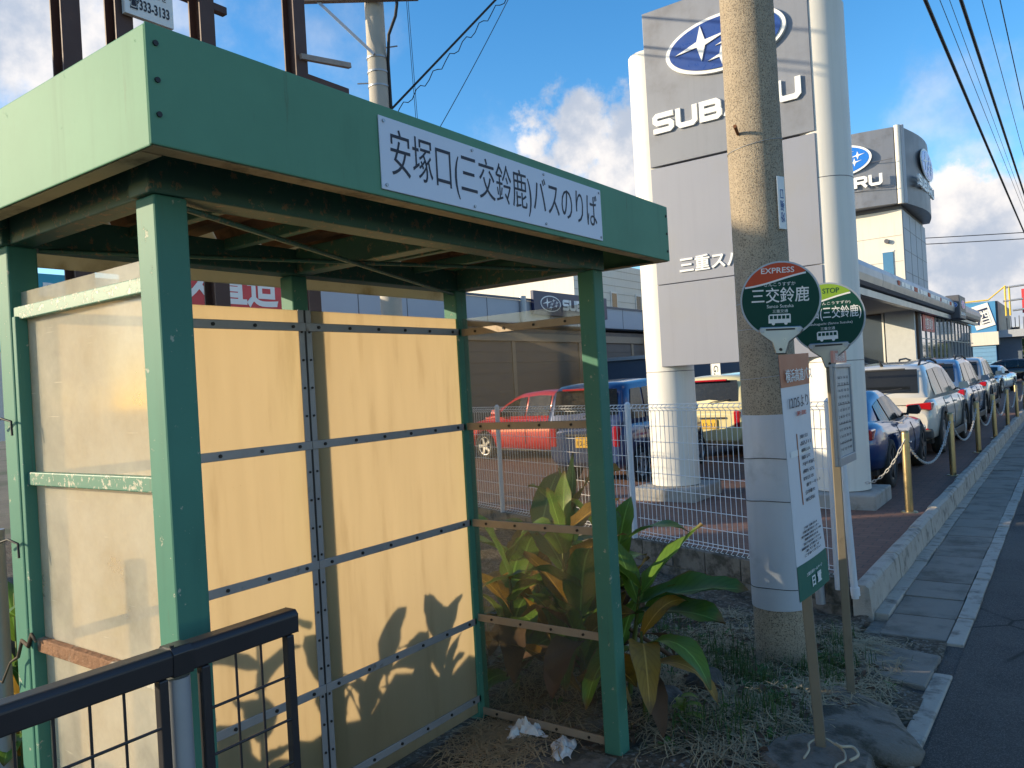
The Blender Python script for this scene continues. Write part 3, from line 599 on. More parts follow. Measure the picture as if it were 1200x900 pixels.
# bus icon shared by both stop signs
def bus_icon(o, u, v, w_, parent, back):
    n_ = V(u).cross(V(v)).normalized(); h = w_ * .48
    b = MB().prism([(-.5 * w_, -.38 * h), (.5 * w_, -.38 * h), (.5 * w_, .42 * h), (.46 * w_, .5 * h), (-.44 * w_, .5 * h), (-.5 * w_, .36 * h)], o, u, v, .0012).build('bus_symbol', SWHITE, parent)
    o2 = V(o) + n_ * .0012
    for k in range(5): MB().prism([((-.44 + k * .185) * w_, .02 * h), ((-.30 + k * .185) * w_, .02 * h), ((-.30 + k * .185) * w_, .36 * h), ((-.44 + k * .185) * w_, .36 * h)], o2, u, v, .0006).build('window', back, b)
    for k in (-.28, .28): MB().prism(ell(k * w_, -.42 * h, .075 * w_, .075 * w_, 14), o, u, v, .0014).build('wheel', SWHITE, b)
def stop_sign(name, label, base, tilt, disc_c, rad, cap_m, yaw_d, words):
    t = thing(name, label, 'bus stop sign', base)
    base = V(base); dc = V(disc_c)
    a = R(yaw_d); nrm = V((math.sin(a), -math.cos(a), 0)); u = zz.cross(nrm).normalized(); u = V((math.cos(a), math.sin(a), 0)); v = V(zz)
    # slight roll of the whole sign
    rl = R(tilt); u, v = u * math.cos(rl) + v * math.sin(rl), v * math.cos(rl) - u * math.sin(rl); nrm = u.cross(v)
    top = dc - v * (rad + .045)
    MB().beam(base + V((0, 0, -.1)), top + v * .06, .042, .030, nrm).build('post', STEELP, t, .004)
    b = MB().prism(ell(0, 0, rad, rad, 72), dc, u, v, .012).build('disc_rim', GREYP, t)
    d = MB().prism(ell(0, 0, rad * .955, rad * .955, 72), dc + nrm * .012, u, v, .0015).build('disc_face', DGREEN, t)
    rr = rad * .955
    def capy(x): return .54 * rr + .15 * x + .05 * rr * math.sin(2.4 * x / rr)
    arc = [(rr * math.cos(q), rr * math.sin(q)) for q in [R(i) for i in range(0, 181, 4)]]
    arc = [p for p in arc if p[1] >= capy(p[0])]
    low = [(x, capy(x)) for x in [arc[-1][0] + (arc[0][0] - arc[-1][0]) * i / 14 for i in range(15)]]
    o1 = dc + nrm * .0135
    MB().prism(arc + low[1:-1], o1, u, v, .0006).build('disc_cap', cap_m, d)
    MB().ribbon(low, rad * .045, o1 + nrm * .0008, u, v, .0005).build('cap_line', SWHITE, d)
    cap_w, kana, kanji, kw, roman, rw_ = words
    text(cap_w, o1 - u * (rad * .05) + v * (rad * .76) + nrm * .0008, u, v, rad * .82 if len(cap_w) < 8 else rad * .80, rad * .145, .0006, SWHITE if cap_m is SRED else DGREEN, 'cap_lettering', d, .01)
    text(kana, o1 + u * (rad * .0) + v * (rad * .40), u, v, rad * min(1.25, .11 * len(kana)), rad * .10, .0006, SWHITE, 'kana_lettering', d)
    text(kanji, o1 + v * (rad * .12), u, v, kw * rad, rad * .40, .0006, SWHITE, 'name_lettering', d, .008)
    text(roman, o1 - v * (rad * .17), u, v, rw_ * rad, rad * .085, .0006, SWHITE, 'roman_lettering', d)
    text('三重交通', o1 - v * (rad * .30), u, v, rad * .38, rad * .085, .0006, SWHITE, 'company_lettering', d)
    bus_icon(o1 - v * (rad * .51) - u * (rad * .02), u, v, rad * .55, t, DGREEN)
    # bracket that clasps the rim
    o3 = dc - v * (rad * .80) + nrm * .012
    br_ = MB().prism([(-.56 * rad, .02 * rad), (-.5 * rad, .10 * rad), (.5 * rad, .10 * rad), (.56 * rad, .02 * rad), (.5 * rad, -.10 * rad), (.22 * rad, -.32 * rad), (.13 * rad, -.62 * rad), (-.13 * rad, -.62 * rad), (-.22 * rad, -.32 * rad), (-.5 * rad, -.10 * rad)], o3, u, v, .010).build('bracket', mat('bright_bracket', (.30, .31, .33), .3, .9, .1), t, .006)
    MB().prism([(-.36 * rad, .0), (.36 * rad, .0), (.36 * rad, .045 * rad), (-.36 * rad, .045 * rad)], o3 + nrm * .0102, u, v, .0012).build('slot', PLAST, br_)
    for k in (-.46, .46): MB().tube([o3 + u * (k * rad) + nrm * .010, o3 + u * (k * rad) + nrm * .016], rad * .055, 10).build('screw', GREYP, br_)
    MB().tube([o3 - v * (.5 * rad) + nrm * .010, o3 - v * (.5 * rad) + nrm * .016], rad * .04, 10).build('screw', BOLT, br_)
    return t, u, v, nrm
t1, u, v, nrm = stop_sign('bus_stop_sign', 'round green bus stop sign with red cap reading EXPRESS', (-.96, 3.45, -.02), -2.2, (-1.022, 3.43, 1.955), .166, SRED, 12, ('EXPRESS', 'さんこうすずか', '三交鈴鹿', 1.42, 'Sanco Suzuka', .66))
# folded poster hung along the road from the express post
PB = [V((-.990, 3.24, 1.713)), V((-.990, 3.69, 1.722)), V((-.958, 3.66, .695)), V((-.958, 3.235, .70))]
def pp(a, b, lift=0.):   # a across 0..1, b down 0..1
    p = (PB[0] * (1 - a) + PB[1] * a) * (1 - b) + (PB[3] * (1 - a) + PB[2] * a) * b
    return p + V((lift + .006 * math.sin(3.1 * a) - .012 * math.sin(b * 4.2) * a, 0, 0))
po = thing('timetable_poster', 'long white paper poster with orange head and green foot on the EXPRESS post', 'poster', (-.92, 3.41, .69))
def strip(name, b0, b1, material, a0=0., a1=1., lift=0., nb=10, na=6, thick=.0012, parent=po):
    m = MB(); vs = []; fs = []
    for j in range(nb + 1):
        for i in range(na + 1): vs.append(pp(a0 + (a1 - a0) * i / na, b0 + (b1 - b0) * j / nb, lift + thick))
    k = len(vs)
    for j in range(nb + 1):
        for i in range(na + 1): vs.append(pp(a0 + (a1 - a0) * i / na, b0 + (b1 - b0) * j / nb, lift))
    for j in range(nb):
        for i in range(na): q = j * (na + 1) + i; fs += [(q, q + 1, q + na + 2, q + na + 1), (k + q + na + 1, k + q + na + 2, k + q + 1, k + q)]
    return m.add(vs, fs, True).build(name, material, parent)
pw = strip('sheet', 0, 1, PAPER); strip('head', 0, .135, ORANGE, lift=.0016, parent=po); strip('foot', .86, 1, PGREEN, lift=.0016, parent=po)
strip('fold_flap', .40, .425, SWHITE, .1, .9, .0016, 3, parent=po)
gu = V((.02, .395, .012)).normalized(); gv = V((-.04, 0, 1)).normalized()
text('横浜高速バス', pp(.47, .088, .016), gu, gv, .33, .055, .001, SWHITE, 'head_lettering', po, .006)
text('12/25より', pp(.42, .20, .014), gu, gv, .24, .05, .001, GLINE, 'date_lettering', po)
text('運行開始', pp(.5, .25, .012), gu, gv, .12, .02, .001, SRED, 'start_lettering', po)
text('日 置', pp(.5, .945, .008), gu, gv, .12, .045, .001, SWHITE, 'foot_lettering', po, .02); text('三重交通ホームページ', pp(.45, .905, .008), gu, gv, .2, .014, .001, SWHITE, 'foot_line', po)
strip('route_bar', .335, .63, ORANGE, .34, .365, .0022, 6, 1, parent=po)
for k, w_ in enumerate((.10, .13, .12, .11, .16, .14, .13, .22, .13, .12)):
    text(['東京', '品川', '横浜', '藤沢', '平塚', '桑名', '四日市', '鈴鹿サーキット', '津', '松阪'][k], pp(.42 + w_ / .7, .35 + k * .0295, .008), gu, gv, w_, .016, .001, GLINE, 'stop_lettering', po)
for k in range(8): text(['ご予約・お問い合わせ', '三重交通予約センター', '受付時間 九時から十八時', '運賃は車内または', '窓口でお支払いください', '道路状況により遅れることが', 'あります', 'ご了承ください'][k], pp(.47 + random.uniform(-.03, .03), .72 + k * .0155, .008), gu, gv, .17 + .04 * (k % 3), .010, .001, GLINE, 'small_print', po)
t2, u, v, nrm = stop_sign('bus_stop_sign', 'round green bus stop sign with lime cap reading BUS STOP', (-1.045, 4.35, -.12), .0, (-1.052, 4.33, 1.912), .186, LIME, 12, ('BUS STOP', '(しろくさんこうすずか)', '安塚口(三交鈴鹿)', 1.78, 'Yasuzukaguchi (Sanco Suzuka)', 1.3))
th = thing('bus_timetable', 'framed timetable under acrylic on the BUS STOP post', 'timetable', (-1.0, 4.36, 1.1))
MB().box(-1.022, -1.004, 4.185, 4.535, 1.14, 1.665).build('backing', GREYP, th, .004)
MB().box(-1.004, -1.002, 4.205, 4.515, 1.185, 1.645).build('sheet', mat('grey_timetable', (.42, .43, .43), .5, 0, .35, 30), th)
for (a, b, c, d) in ((4.185, 4.535, 1.645, 1.665), (4.185, 4.535, 1.14, 1.185), (4.185, 4.205, 1.185, 1.645), (4.515, 4.535, 1.185, 1.645)): MB().box(-1.004, -.992, a + .0005, b - .0005, c + .0005, d - .0005).build('frame', GREYP, th, .003)
for k in range(4): MB().box(-1.002, -1.0012, 4.215, 4.505, 1.25 + k * .1, 1.254 + k * .1).build('ruled_line', GLINE, th)
for k in range(12): text(str(6 + k) + ' ' + ' '.join(str(random.randint(10, 59)) for _ in range(4)), (-1.0018, 4.355, 1.22 + .034 * (11 - k)), (0, 1, 0), (0, 0, 1), .26, .014, .0006, GLINE, 'time_lettering', th)['kind'] = 'stuff'
MB().box(-1.02, -1.006, 4.22, 4.50, 1.672, 1.735).build('head_plate', mat('pale_red_plate', (.55, .25, .2), .5, 0, .3, 25), th); text('時刻表', (-1.0055, 4.36, 1.702), (0, 1, 0), (0, 0, 1), .2, .045, .0008, SWHITE, 'lettering', th)
# feet of the signs
def rough_block(name, label, cat, c, poly, h, material, parent=None):
    m = MB(); c = V(c); n = len(poly)
    rings = []
    for (sc, z) in ((1.0, -.12), (1.0, h * .55), (.95, h * .9), (.88, h)):
        rings.append([(c.x + a * sc, c.y + b * sc, c.z + z) for a, b in poly])
    o = m.loft(rings, True, False).build(name, material, None, .012, None, 3); return tag(o, label, cat)
rough_block('sign_footing', 'rounded concrete footing of the EXPRESS bus stop post', 'footing', (-.955, 3.42, -.09), [(-.23, -.16), (-.09, -.30), (.14, -.28), (.22, -.12), (.20, .06), (.10, .13), (-.12, .13), (-.22, .02)], .12, CONCD)
def bend(P, n=5):
    P = [V(p) for p in P]; out = []
    for i in range(len(P) - 1):
        a, b, c, d = P[max(0, i - 1)], P[i], P[i + 1], P[min(len(P) - 1, i + 2)]
        for k in range(n):
            t = k / n; out.append(.5 * ((2 * b) + (c - a) * t + (2 * a - 5 * b + 4 * c - d) * t * t + (3 * b - a - 3 * c + d) * t ** 3))
    return out + [P[-1]]
m = MB(); m.tube(bend([(-.99, 3.28, .04), (-.985, 3.34, .05), (-1.0, 3.40, .052), (-.965, 3.47, .055), (-.90, 3.44, .05), (-.86, 3.40, .048), (-.84, 3.33, .046), (-.86, 3.26, .045), (-.83, 3.18, .03)]), .0045, 7)
m.tube(bend([(-.90, 3.44, .055), (-.87, 3.41, .062), (-.83, 3.43, .06), (-.80, 3.38, .055), (-.82, 3.33, .05)]), .006, 7)
tag(m.build('rope', ROPE), 'frayed pale rope lying on the EXPRESS sign footing', 'rope')
# ================================================================ DEALER'S SIGN TOWER
tw = thing('sign_tower', 'tall grey sign tower on two round white pillars by the kerb', 'sign', (-3.45, 10, 0))
PX0, PX1, PYF = -4.49, -2.365, 9.66
for (x, r_, zt) in ((-4.53, .325, 6.05), (-2.37, .325, 6.0)):
    p = MB().tube([(x, 10.0, .18), (x, 10, zt)], r_, 40).build('pillar', PILLAR, tw)
    MB().tube([(x, 10.0, .05), (x, 10, .26)], r_ * .93, 40).build('pillar_foot', mat('pillar_foot_grey', (.20, .17, .14), .7), p)
    for z in (1.72, 3.9): MB().tube([(x, 10, z - .004), (x, 10, z + .004)], r_ + .002, 40).build('joint_ring', DARKG, p)
    MB().box(x - .46, x + .46, 9.52, 10.48, -.1, .17).build('footing', CONC2, p, .02)
MB().box(PX0 + .05, PX1 - .05, PYF + .08, 9.9, 1.85, 6.4).build('core', DARKG, tw)
up_p = MB().box(PX0, PX1, PYF, PYF + .078, 4.455, 6.52).build('face_panel', SIGNG, tw, .006)
MB().box(PX0, PX1, PYF, PYF + .078, 2.88, 4.43).build('face_panel', SIGNL, tw, .006)
MB().box(PX0, PX1, PYF, PYF + .078, 1.785, 2.872).build('face_panel', SIGNL, tw, .006)
MB().box(PX1 + .003, PX1 + .035, PYF + .04, 9.80, 1.9, 6.5).build('side_channel', mat('blue_grey_channel', (.10, .12, .16), .5, .3), tw)
MB().box(PX1 + .003, PX1 + .06, PYF + .06, 9.75, 4.41, 4.45).build('tie_plate', PILLAR, tw)
UX = V((1, 0, 0)); FO = V((0, PYF, 0))
logo((-3.385, PYF - .0, 5.81), UX, zz, .775, .36, .05, tw, LBLUE)
subaru((-3.425, PYF, 5.005), UX, zz, 1.95, .26, .035, 'SUBARU_lettering'.lower(), tw, WHITEL)
text('三重スバル', (-3.62, PYF, 3.10), UX, zz, 1.06, .20, .02, WHITEL, 'name_lettering', tw, .02)

# ================================================================ WHITE MESH FENCE
fe = thing('mesh_fence', 'white welded wire mesh fence on the block wall', 'fence', (F0.x, F0.y, 0))
def fp(t, z, off=0.): p = F0 + FD * t + FN * off; return (p.x, p.y, z)
for t in (.10, 2.33, 4.75, 7.2):
    big = t in (2.33,)
    p = MB().tube([fp(t, .0, -.03), fp(t, 1.40, -.03)], .030, 14).build('post', FPOST, fe); MB().tube([fp(t, 1.40, -.03), fp(t, 1.425, -.03)], [.033, .012], 14).build('cap', FPOST, p)
for (ta, tb) in ((.14, 2.29), (2.37, 4.71), (4.79, 7.16)):
    m = MB(); t = ta
    while t < tb:
        m.tube([fp(t, .13), fp(t, 1.335), fp(t, 1.365, -.045), fp(t, 1.395, -.01)], .0032, 5, False); m.tube([fp(t, .13), fp(t, .105, -.035), fp(t, .09, .0)], .0032, 5, False); t += .0575
    for z in (.13, .16, .29, .44, .59, .74, .89, 1.04, 1.19, 1.335): m.tube([fp(ta, z, -.004), fp(tb, z, -.004)], .0034, 5, False)
    m.tube([fp(ta, 1.365, -.048), fp(tb, 1.365, -.048)], .0034, 5, False); m.tube([fp(ta, 1.395, -.012), fp(tb, 1.395, -.012)], .0034, 5, False)
    stuff(m.build('wire_mesh', WIREW, fe))
ez = thing('end_post', 'white pipe post leaning at the kerb end of the fence', 'post', (-1.40, 5.86, 0))
MB().tube([(-1.365, 5.95, -.02), (-1.395, 5.93, .99)], .025, 14).build('pipe', FPOST, ez); MB().tube([(-1.395, 5.93, .99), (-1.397, 5.93, 1.03)], [.027, .008], 14).build('cap', FPOST, ez); MB().tube([(-1.362, 5.95, .0), (-1.365, 5.95, .06)], .032, 14).build('collar', FPOST, ez)
tag(MB().tube([(-1.62, 6.0, -.1), (-1.66, 6.0, .9), (-1.66, 6.0, .935)], [.034, .034, .02], 14).build('steel_stake', GREYP), 'short round-topped steel stake behind the poster', 'post')
# second run of fence behind the shelter side
# ================================================================ BOLLARDS AND CHAINS ALONG THE KERB
names = ['first bronze bollard from the sign tower, nearest the camera', 'second bronze bollard from the sign tower along the kerb', 'third bronze bollard from the sign tower along the kerb', 'fourth bronze bollard from the sign tower along the kerb', 'fifth bronze bollard from the sign tower along the kerb', 'sixth bronze bollard from the sign tower along the kerb', 'farthest bronze bollard of the row along the kerb']
BP = [(-1.57, 9.54), (-1.50, 12.75), (-1.46, 15.95), (-1.42, 18.92), (-1.38, 21.92), (-1.34, 24.9), (-1.30, 27.9)]
b0 = thing('bollard', names[0], 'bollard', (0, 0, 0), 'bollards along the kerb')
MB().tube([(0, 0, -.02), (0, 0, .87), (0, 0, .90), (0, 0, .905)], [.042, .042, .036, .02], 18).build('tube', GOLD, b0)
MB().tube([(0, 0, 0), (0, 0, .012)], [.09, .08], 18).build('flange', GOLD, b0)
MB().tube([(.04, 0, .78), (.062, 0, .78)], .012, 8).build('eye', GREYP, b0)
for i, (x, y) in enumerate(BP):
    b = b0 if i == 0 else copy_tree(b0)
    b.location = (x, y, 0); b['label'] = names[i]; b.rotation_euler = (random.uniform(-.012, .012), random.uniform(-.012, .012), 0)
def chain(a, b, sag, label):
    a = V(a); b = V(b); m = MB(); n = int((b - a).length / .055)
    P = [a.lerp(b, i / n) + V((0, 0, -sag * 4 * (i / n) * (1 - i / n))) for i in range(n + 1)]
    for i in range(n):
        d = (P[i + 1] - P[i]); L = d.length * .72; d.normalize(); s_ = d.cross(zz).normalized() if i % 2 else d.cross(d.cross(zz)).normalized(); c = (P[i] + P[i + 1]) / 2
        m.tube([c + d * (L * math.cos(q)) + s_ * (.013 * math.sin(q)) for q in [k * math.pi / 4 for k in range(9)]], .0052, 5, False)
    tag(m.build('chain', CHAINM), label, 'chain', 'chains between the bollards')
ch = ['first', 'second', 'third', 'fourth', 'fifth', 'sixth']
chain((-2.02, 9.62, .30), (-1.57, 9.50, .80), .12, 'grey chain sagging from the tower footing to the nearest bollard')
for i in range(6): chain((BP[i][0], BP[i][1] + .05, .78), (BP[i + 1][0], BP[i + 1][1] - .05, .78), .40, 'grey chain slung between bollards, %s span from the sign tower' % ch[i])

# ================================================================ DEALERSHIP
dl = thing('dealership_building', 'car showroom with silver canopy band and glass front along the road', 'building', (-8, 40, 0))
# canopy: bowed silver upper band over a flat lower band
prof = [(-4.95, 4.02), (-4.84, 4.10), (-4.80, 4.30), (-4.82, 4.52), (-4.90, 4.70), (-5.3, 4.74), (-5.3, 4.0)]
for (ya, yb) in ((22.0, 27.0), (27.03, 35.0), (35.03, 45.2)): MB().loft([[(x, y, z) for x, z in prof] for y in (ya, yb)], True, False).build('canopy_band', SILVER, dl)
MB().box(-5.2, -5.0, 22.0, 45.2, 3.74, 3.95).build('lower_band', SILVER, dl)
MB().box(-7.8, -5.32, 22.0, 45.2, 3.86, 4.6).build('canopy_roof', mat('canopy_soffit', (.34, .33, .32), .7), dl)
bx_ = MB().box(-5.25, -4.6, 45.3, 47.9, 3.75, 4.95).build('canopy_sign', DARKG, dl, .05)
logo((-4.94, 45.30, 4.45), UX, zz, .24, .16, .02, bx_, LBLUE2)
logo((-4.6, 46.6, 4.5), V((0, 1, 0)), zz, .8, .22, .02, dl, LBLUE2); subaru((-4.6, 46.6, 4.02), V((0, 1, 0)), zz, 1.9, .16, .01, 'subaru_lettering', dl, WHITEL)
for (ya, yb) in ((48.0, 58.5),):
    MB().loft([[(x, y, z) for x, z in prof] for y in (ya, yb)], True, False).build('canopy_band', SILVER, dl); MB().box(-5.2, -5.0, ya, yb, 3.80, 3.95).build('lower_band', SILVER, dl)
MB().box(-14, -5.4, 45.4, 58.5, 3.9, 4.6).build('canopy_roof', DARKG, dl)
# lettering strip along the canopy, too far to read
for k in range(22): MB().box(-4.805, -4.788, 29.5 + k * .68, 29.9 + k * .68 + .15 * (k % 3), 4.34, 4.50).build('canopy_lettering', WHITEL if k % 5 else SRED, dl)
# recessed glazed entrance wall across, then the flush glass front
GW = mat('showroom_glass', (.06, .075, .09), .06, .0, .15, .6, coat=1., spec=1.)
INT = mat('showroom_interior', (.17, .11, .075), .7, 0, .3, .7)
MB().box(-12, -5.35, 37.06, 37.16, 0, 3.86).build('inner_wall', INT, dl)
for k in range(5):
    xa = -11.9 + k * 1.3; MB().box(xa + .03, xa + 1.27, 37.0, 37.03, .1 + 1.35, 3.8).build('pane', GW, dl); MB().box(xa + .03, xa + 1.27, 37.0, 37.03, .1, 1.40).build('pane', GW, dl)
    MB().box(xa - .04, xa + .03, 36.96, 37.05, 0, 3.86).build('mullion', PILLAR, dl)
MB().box(-12, -5.4, 36.97, 37.04, 1.41, 1.44).build('transom', DARKG, dl)
MB().box(-6.55, -5.42, 36.6, 36.9, 0, 3.86).build('column', mat('column_white', (.55, .56, .55), .6), dl)
for k in range(14):
    ya = 37.3 + k * 1.47
    for (za, zb) in ((.08, 1.4), (1.45, 2.65), (2.70, 3.75)):
        MB().box(-5.32, -5.30, ya + .04, ya + 1.43, za, zb).build('pane', GW, dl)
    MB().box(-5.36, -5.26, ya - .04, ya + .04, 0, 3.75).build('mullion', GREYP, dl)
MB().box(-5.42, -5.34, 37.3, 58.2, 0, 3.8).build('inner_wall', mat('curtain_grey', (.25, .25, .24), .8, 0, .3, .4), dl)
for z in (1.425, 2.675): MB().box(-5.33, -5.28, 37.3, 58.2, z - .02, z + .02).build('transom', GREYP, dl)
MB().box(-5.29, -5.27, 37.9, 41.3, 3.0, 3.72).build('red_banner', REDS, dl); text('感謝', (-5.268, 39.6, 3.36), (0, 1, 0), zz, 2.2, .5, .004, WHITEL, 'banner_lettering', dl)
for ya in (38.5, 44): MB().box(-5.29, -5.275, ya, ya + 4.2, .95, 1.36).build('blue_banner', LBLUE2, dl)
# tower with curved sign head
tb = thing('sign_head_tower', 'cream dealership tower topped by a curved grey SUBARU sign head', 'tower', (-10, 50, 0))
MB().box(-12.6, -7.25, 46.9, 54.8, 0, 10.0).build('shaft', CREAMW, tb)
MB().box(-7.245, -7.20, 47.0, 54.7, 0, 9.95).build('side_cladding', GREYW, tb)
for z in (6.6, 7.8, 9.0):
    MB().box(-7.199, -7.19, 47, 54.7, z - .012, z + .012).build('seam', DARKG, tb)
for y in (49, 51, 53): MB().box(-7.199, -7.189, y - .012, y + .012, 0, 9.9).build('seam', DARKG, tb)
for z in (7.2, 8.6): MB().box(-12.55, -7.3, 46.888, 46.899, z - .012, z + .012).build('seam', mat('cream_seam', (.35, .3, .25), .8), tb)
wn = MB().box(-8.3, -7.78, 46.84, 46.898, 5.2, 7.75).build('window', mat('blue_glass', (.05, .16, .30), .08, 0, .1, 2, coat=.8), tb); MB().box(-8.36, -7.72, 46.86, 46.899, 7.76, 7.84).build('frame', PILLAR, wn)
MB().tube([(-8.05, 46.9, 8.35), (-8.05, 46.7, 8.35)], .12, 12).build('lamp', DARKG, tb)
def arc_face(name, pts, z0, z1, material, parent, th=.12):
    m = MB(); n = len(pts); return m.prism(pts, (0, 0, z0), (1, 0, 0), (0, 1, 0), z1 - z0).build(name, material, parent)
# front face (towards camera) gently bowed, right face bowed, split by a corner post
fr = [(-12.9 + 5.55 * i / 10, 46.38 - .35 * math.sin(math.pi * i / 10)) for i in range(11)]
arc_face('head_front', fr + [(-7.35, 47.2), (-12.9, 47.2)], 10.25, 14.35, SIGNG, tb)
rf = [(-6.98 + .55 * math.sin(math.pi * i / 10), 46.75 + 8.3 * i / 10) for i in range(11)]
arc_face('head_side', [(-7.6, 46.75)] + rf + [(-7.6, 55.05)], 10.25, 14.35, mat('dark_sign_panel', (.16, .16, .175), .45, .2, .05, .8), tb)
MB().tube([(-7.18, 46.5, 10.22), (-7.18, 46.5, 14.42)], .16, 16).build('corner_post', PILLAR, tb); MB().tube([(-6.98, 46.62, 10.22), (-6.98, 46.62, 14.42)], .11, 16).build('corner_post', GREYW, tb)
MB().box(-12.4, -7.3, 46.95, 54.6, 10.0, 10.25).build('neck', DARKG, tb)
for z in (11.15, 12.6): MB().box(-12.8, -7.4, 46.02, 46.06, z - .012, z + .012).build('seam', DARKG, tb)
logo((-10.15, 46.0, 12.95), UX, zz, 1.75, .86, .05, tb, LBLUE2); subaru((-10.1, 45.98, 11.62), UX, zz, 4.5, .6, .06, 'subaru_lettering', tb, WHITEL)
logo((-6.44, 50.9, 12.95), V((0, 1, 0)), zz, 2.2, .86, .05, tb, LBLUE2); subaru((-6.50, 50.5, 11.62), V((0, 1, 0)), zz, 5.6, .6, .1, 'subaru_lettering', tb, WHITEL)

# ================================================================ SERVICE GARAGE BEHIND THE FENCE
ga = thing('service_garage', 'long low service garage with brown shutters and navy SUBARU sign', 'building', (-16, 21, 0)); GX = -14.6
MB().box(GX - 6, GX - .05, 11.9, 33.0, 0, 3.5).build('wall', SHUT, ga)
MB().box(GX - 6, GX + .25, 11.8, 33.1, 3.62, 4.38).build('parapet', GREYW, ga, .02)
for y in [11.8 + k * 1.75 for k in range(1, 12)]: MB().box(GX + .25, GX + .256, y - .012, y + .012, 3.63, 4.37).build('seam', DARKG, ga)
MB().box(GX + .25, GX + .30, 11.8, 33.1, 4.38, 4.45).build('coping', mat('dark_coping', (.08, .09, .12), .5), ga)
MB().box(GX - .04, GX + .06, 11.9, 33.0, 3.08, 3.34).build('lintel', STRIPB, ga)
for b_ in range(5):
    ya = 12.2 + b_ * 4.15
    for k in range(9): MB().box(GX - .045, GX - .012 + .01 * (k % 2), ya, ya + 3.95, .05 + k * .335, .05 + k * .335 + .325).build('shutter_slat', SHUT, ga)
    MB().box(GX - .045, GX + .02, ya + 3.96, ya + 4.14, 0, 3.07).build('column', STRIPB, ga)
sg = MB().box(GX + .30, GX + .42, 21.1, 26.0, 3.93, 4.72).build('roof_sign', NAVY, ga, .01)
subaru((GX + .42, 24.2, 4.32), V((0, 1, 0)), zz, 2.7, .36, .02, 'subaru_lettering', sg, WHITEL); logo((GX + .42, 22.1, 4.32), V((0, 1, 0)), zz, .62, .27, .012, sg, NAVY)
MB().tube([(GX + .32, 20.6, 3.6), (GX + .32, 20.6, 4.5)], .12, 10).build('vent', GREYP, ga)
MB().tube([(GX + .18, 29.6, .9), (GX + .18, 29.6, 4.2)], .07, 10).build('downpipe', PILLAR, ga)
cb = thing('cream_workshop', 'cream sided two-storey workshop rising behind the garage', 'building', (-24, 38, 0))
MB().box(-28, -20, 33.4, 47, 0, 7.9).build('wall', CREAMW, cb)
for z in [4.2 + .42 * k for k in range(9)]: MB().box(-20, -19.985, 33.4, 47, z - .012, z + .012).build('seam', mat('cream_shadow_line', (.45, .40, .33), .8), cb)
for y in (37.2, 40.1): 
    q = MB().box(-19.98, -19.94, y, y + .55, 4.9, 6.3).build('window', GLASSY, cb); MB().box(-19.985, -19.95, y - .1, y + .65, 4.8, 6.4).build('frame', PILLAR, q)
nb = thing('navy_annex', 'dark blue annex roof behind the beige hatchback', 'building', (-9, 30, 0))
MB().box(-13.5, -8.4, 24.0, 32.0, 0, 2.3).build('wall', mat('annex_blue', (.05, .075, .12), .5), nb); MB().box(-13.6, -8.3, 23.9, 32.1, 2.3, 2.42).build('roof_edge', GREYP, nb)
fl = thing('banner_flag', 'narrow white banner flag behind the fence', 'flag', (-6.4, 15.9, 0))
MB().tube([(-6.3, 16.0, 0), (-6.3, 16.0, 2.3)], .014, 8).build('pole', GREYP, fl); ban = MB().box(-6.29, -6.10, 15.99, 15.996, 1.2, 2.25).build('cloth', SWHITE, fl)
text('GAP', (-6.195, 15.989, 1.62), (0, 0, -1), (1, 0, 0), .42, .10, .002, INK, 'lettering', ban)

# ================================================================ SHOPS AND BILLBOARD BEHIND THE SHELTER
ts = thing('teal_shop_sign', 'teal roadside sign with white lettering over a white panel', 'sign', (-10, 4.4, 0))
MB().box(-10.15, -10, 3.2, 5.3, 2.38, 3.32).build('board', TEAL, ts); text('PLOP', (-10 + .001, 4.72, 3.13), (0, 1, 0), zz, .75, .17, .006, WHITEL, 'lettering', ts, .02)
MB().box(-10.14, -10.01, 3.2, 5.3, 1.35, 2.37).build('board', PILLAR, ts)
for y in (3.6, 4.9): MB().tube([(-10.08, y, -.25), (-10.08, y, 1.4)], .06, 12).build('post', GREYP, ts)
rs = thing('red_shop_sign', 'red roadside sign board with big white characters', 'sign', (-10, 7.0, 0))
MB().box(-10.12, -10, 5.9, 7.86, 2.55, 3.75).build('board', REDS, rs); text('ス直迫', (-10 + .001, 6.95, 3.36), (0, 1, 0), zz, 1.62, .62, .006, WHITEL, 'lettering', rs, .03)
for y in (6.2, 7.5): MB().tube([(-10.06, y, -.25), (-10.06, y, 2.56)], .06, 12).build('post', GREYP, rs)
bb = thing('billboard_frame', 'bare brown steel billboard frame above the shelter roof', 'billboard frame', (-6, 4, 0))
for y in (2.87, 3.28, 4.02, 5.03):
    MB().box(-6.08, -5.92, y - .012, y + .012, -.3, 7.5).build('post', BROWNP, bb); MB().box(-6.085, -6.07, y - .07, y + .07, -.3, 7.5).build('post', BROWNP, bb); MB().box(-5.93, -5.915, y - .07, y + .07, -.3, 7.5).build('post', BROWNP, bb)
for z, ya, yb in ((5.20, 3.55, 4.35), (4.86, 5.03, 5.80)): MB().beam((-6.13, ya, z), (-6.13, yb, z), .07, .07).build('rail', BROWNP, bb, .006)
MB().beam((-5.90, 5.0, 4.93), (-5.88, 5.62, 5.02), .05, .05).build('rail', mat('scuffed_steel', (.32, .26, .22), .6, .2, .3, 12), bb)
ph = thing('phone_board', 'white board with telephone number 333-3133 on the billboard frame', 'sign', (-5.9, 3.5, 4.8))
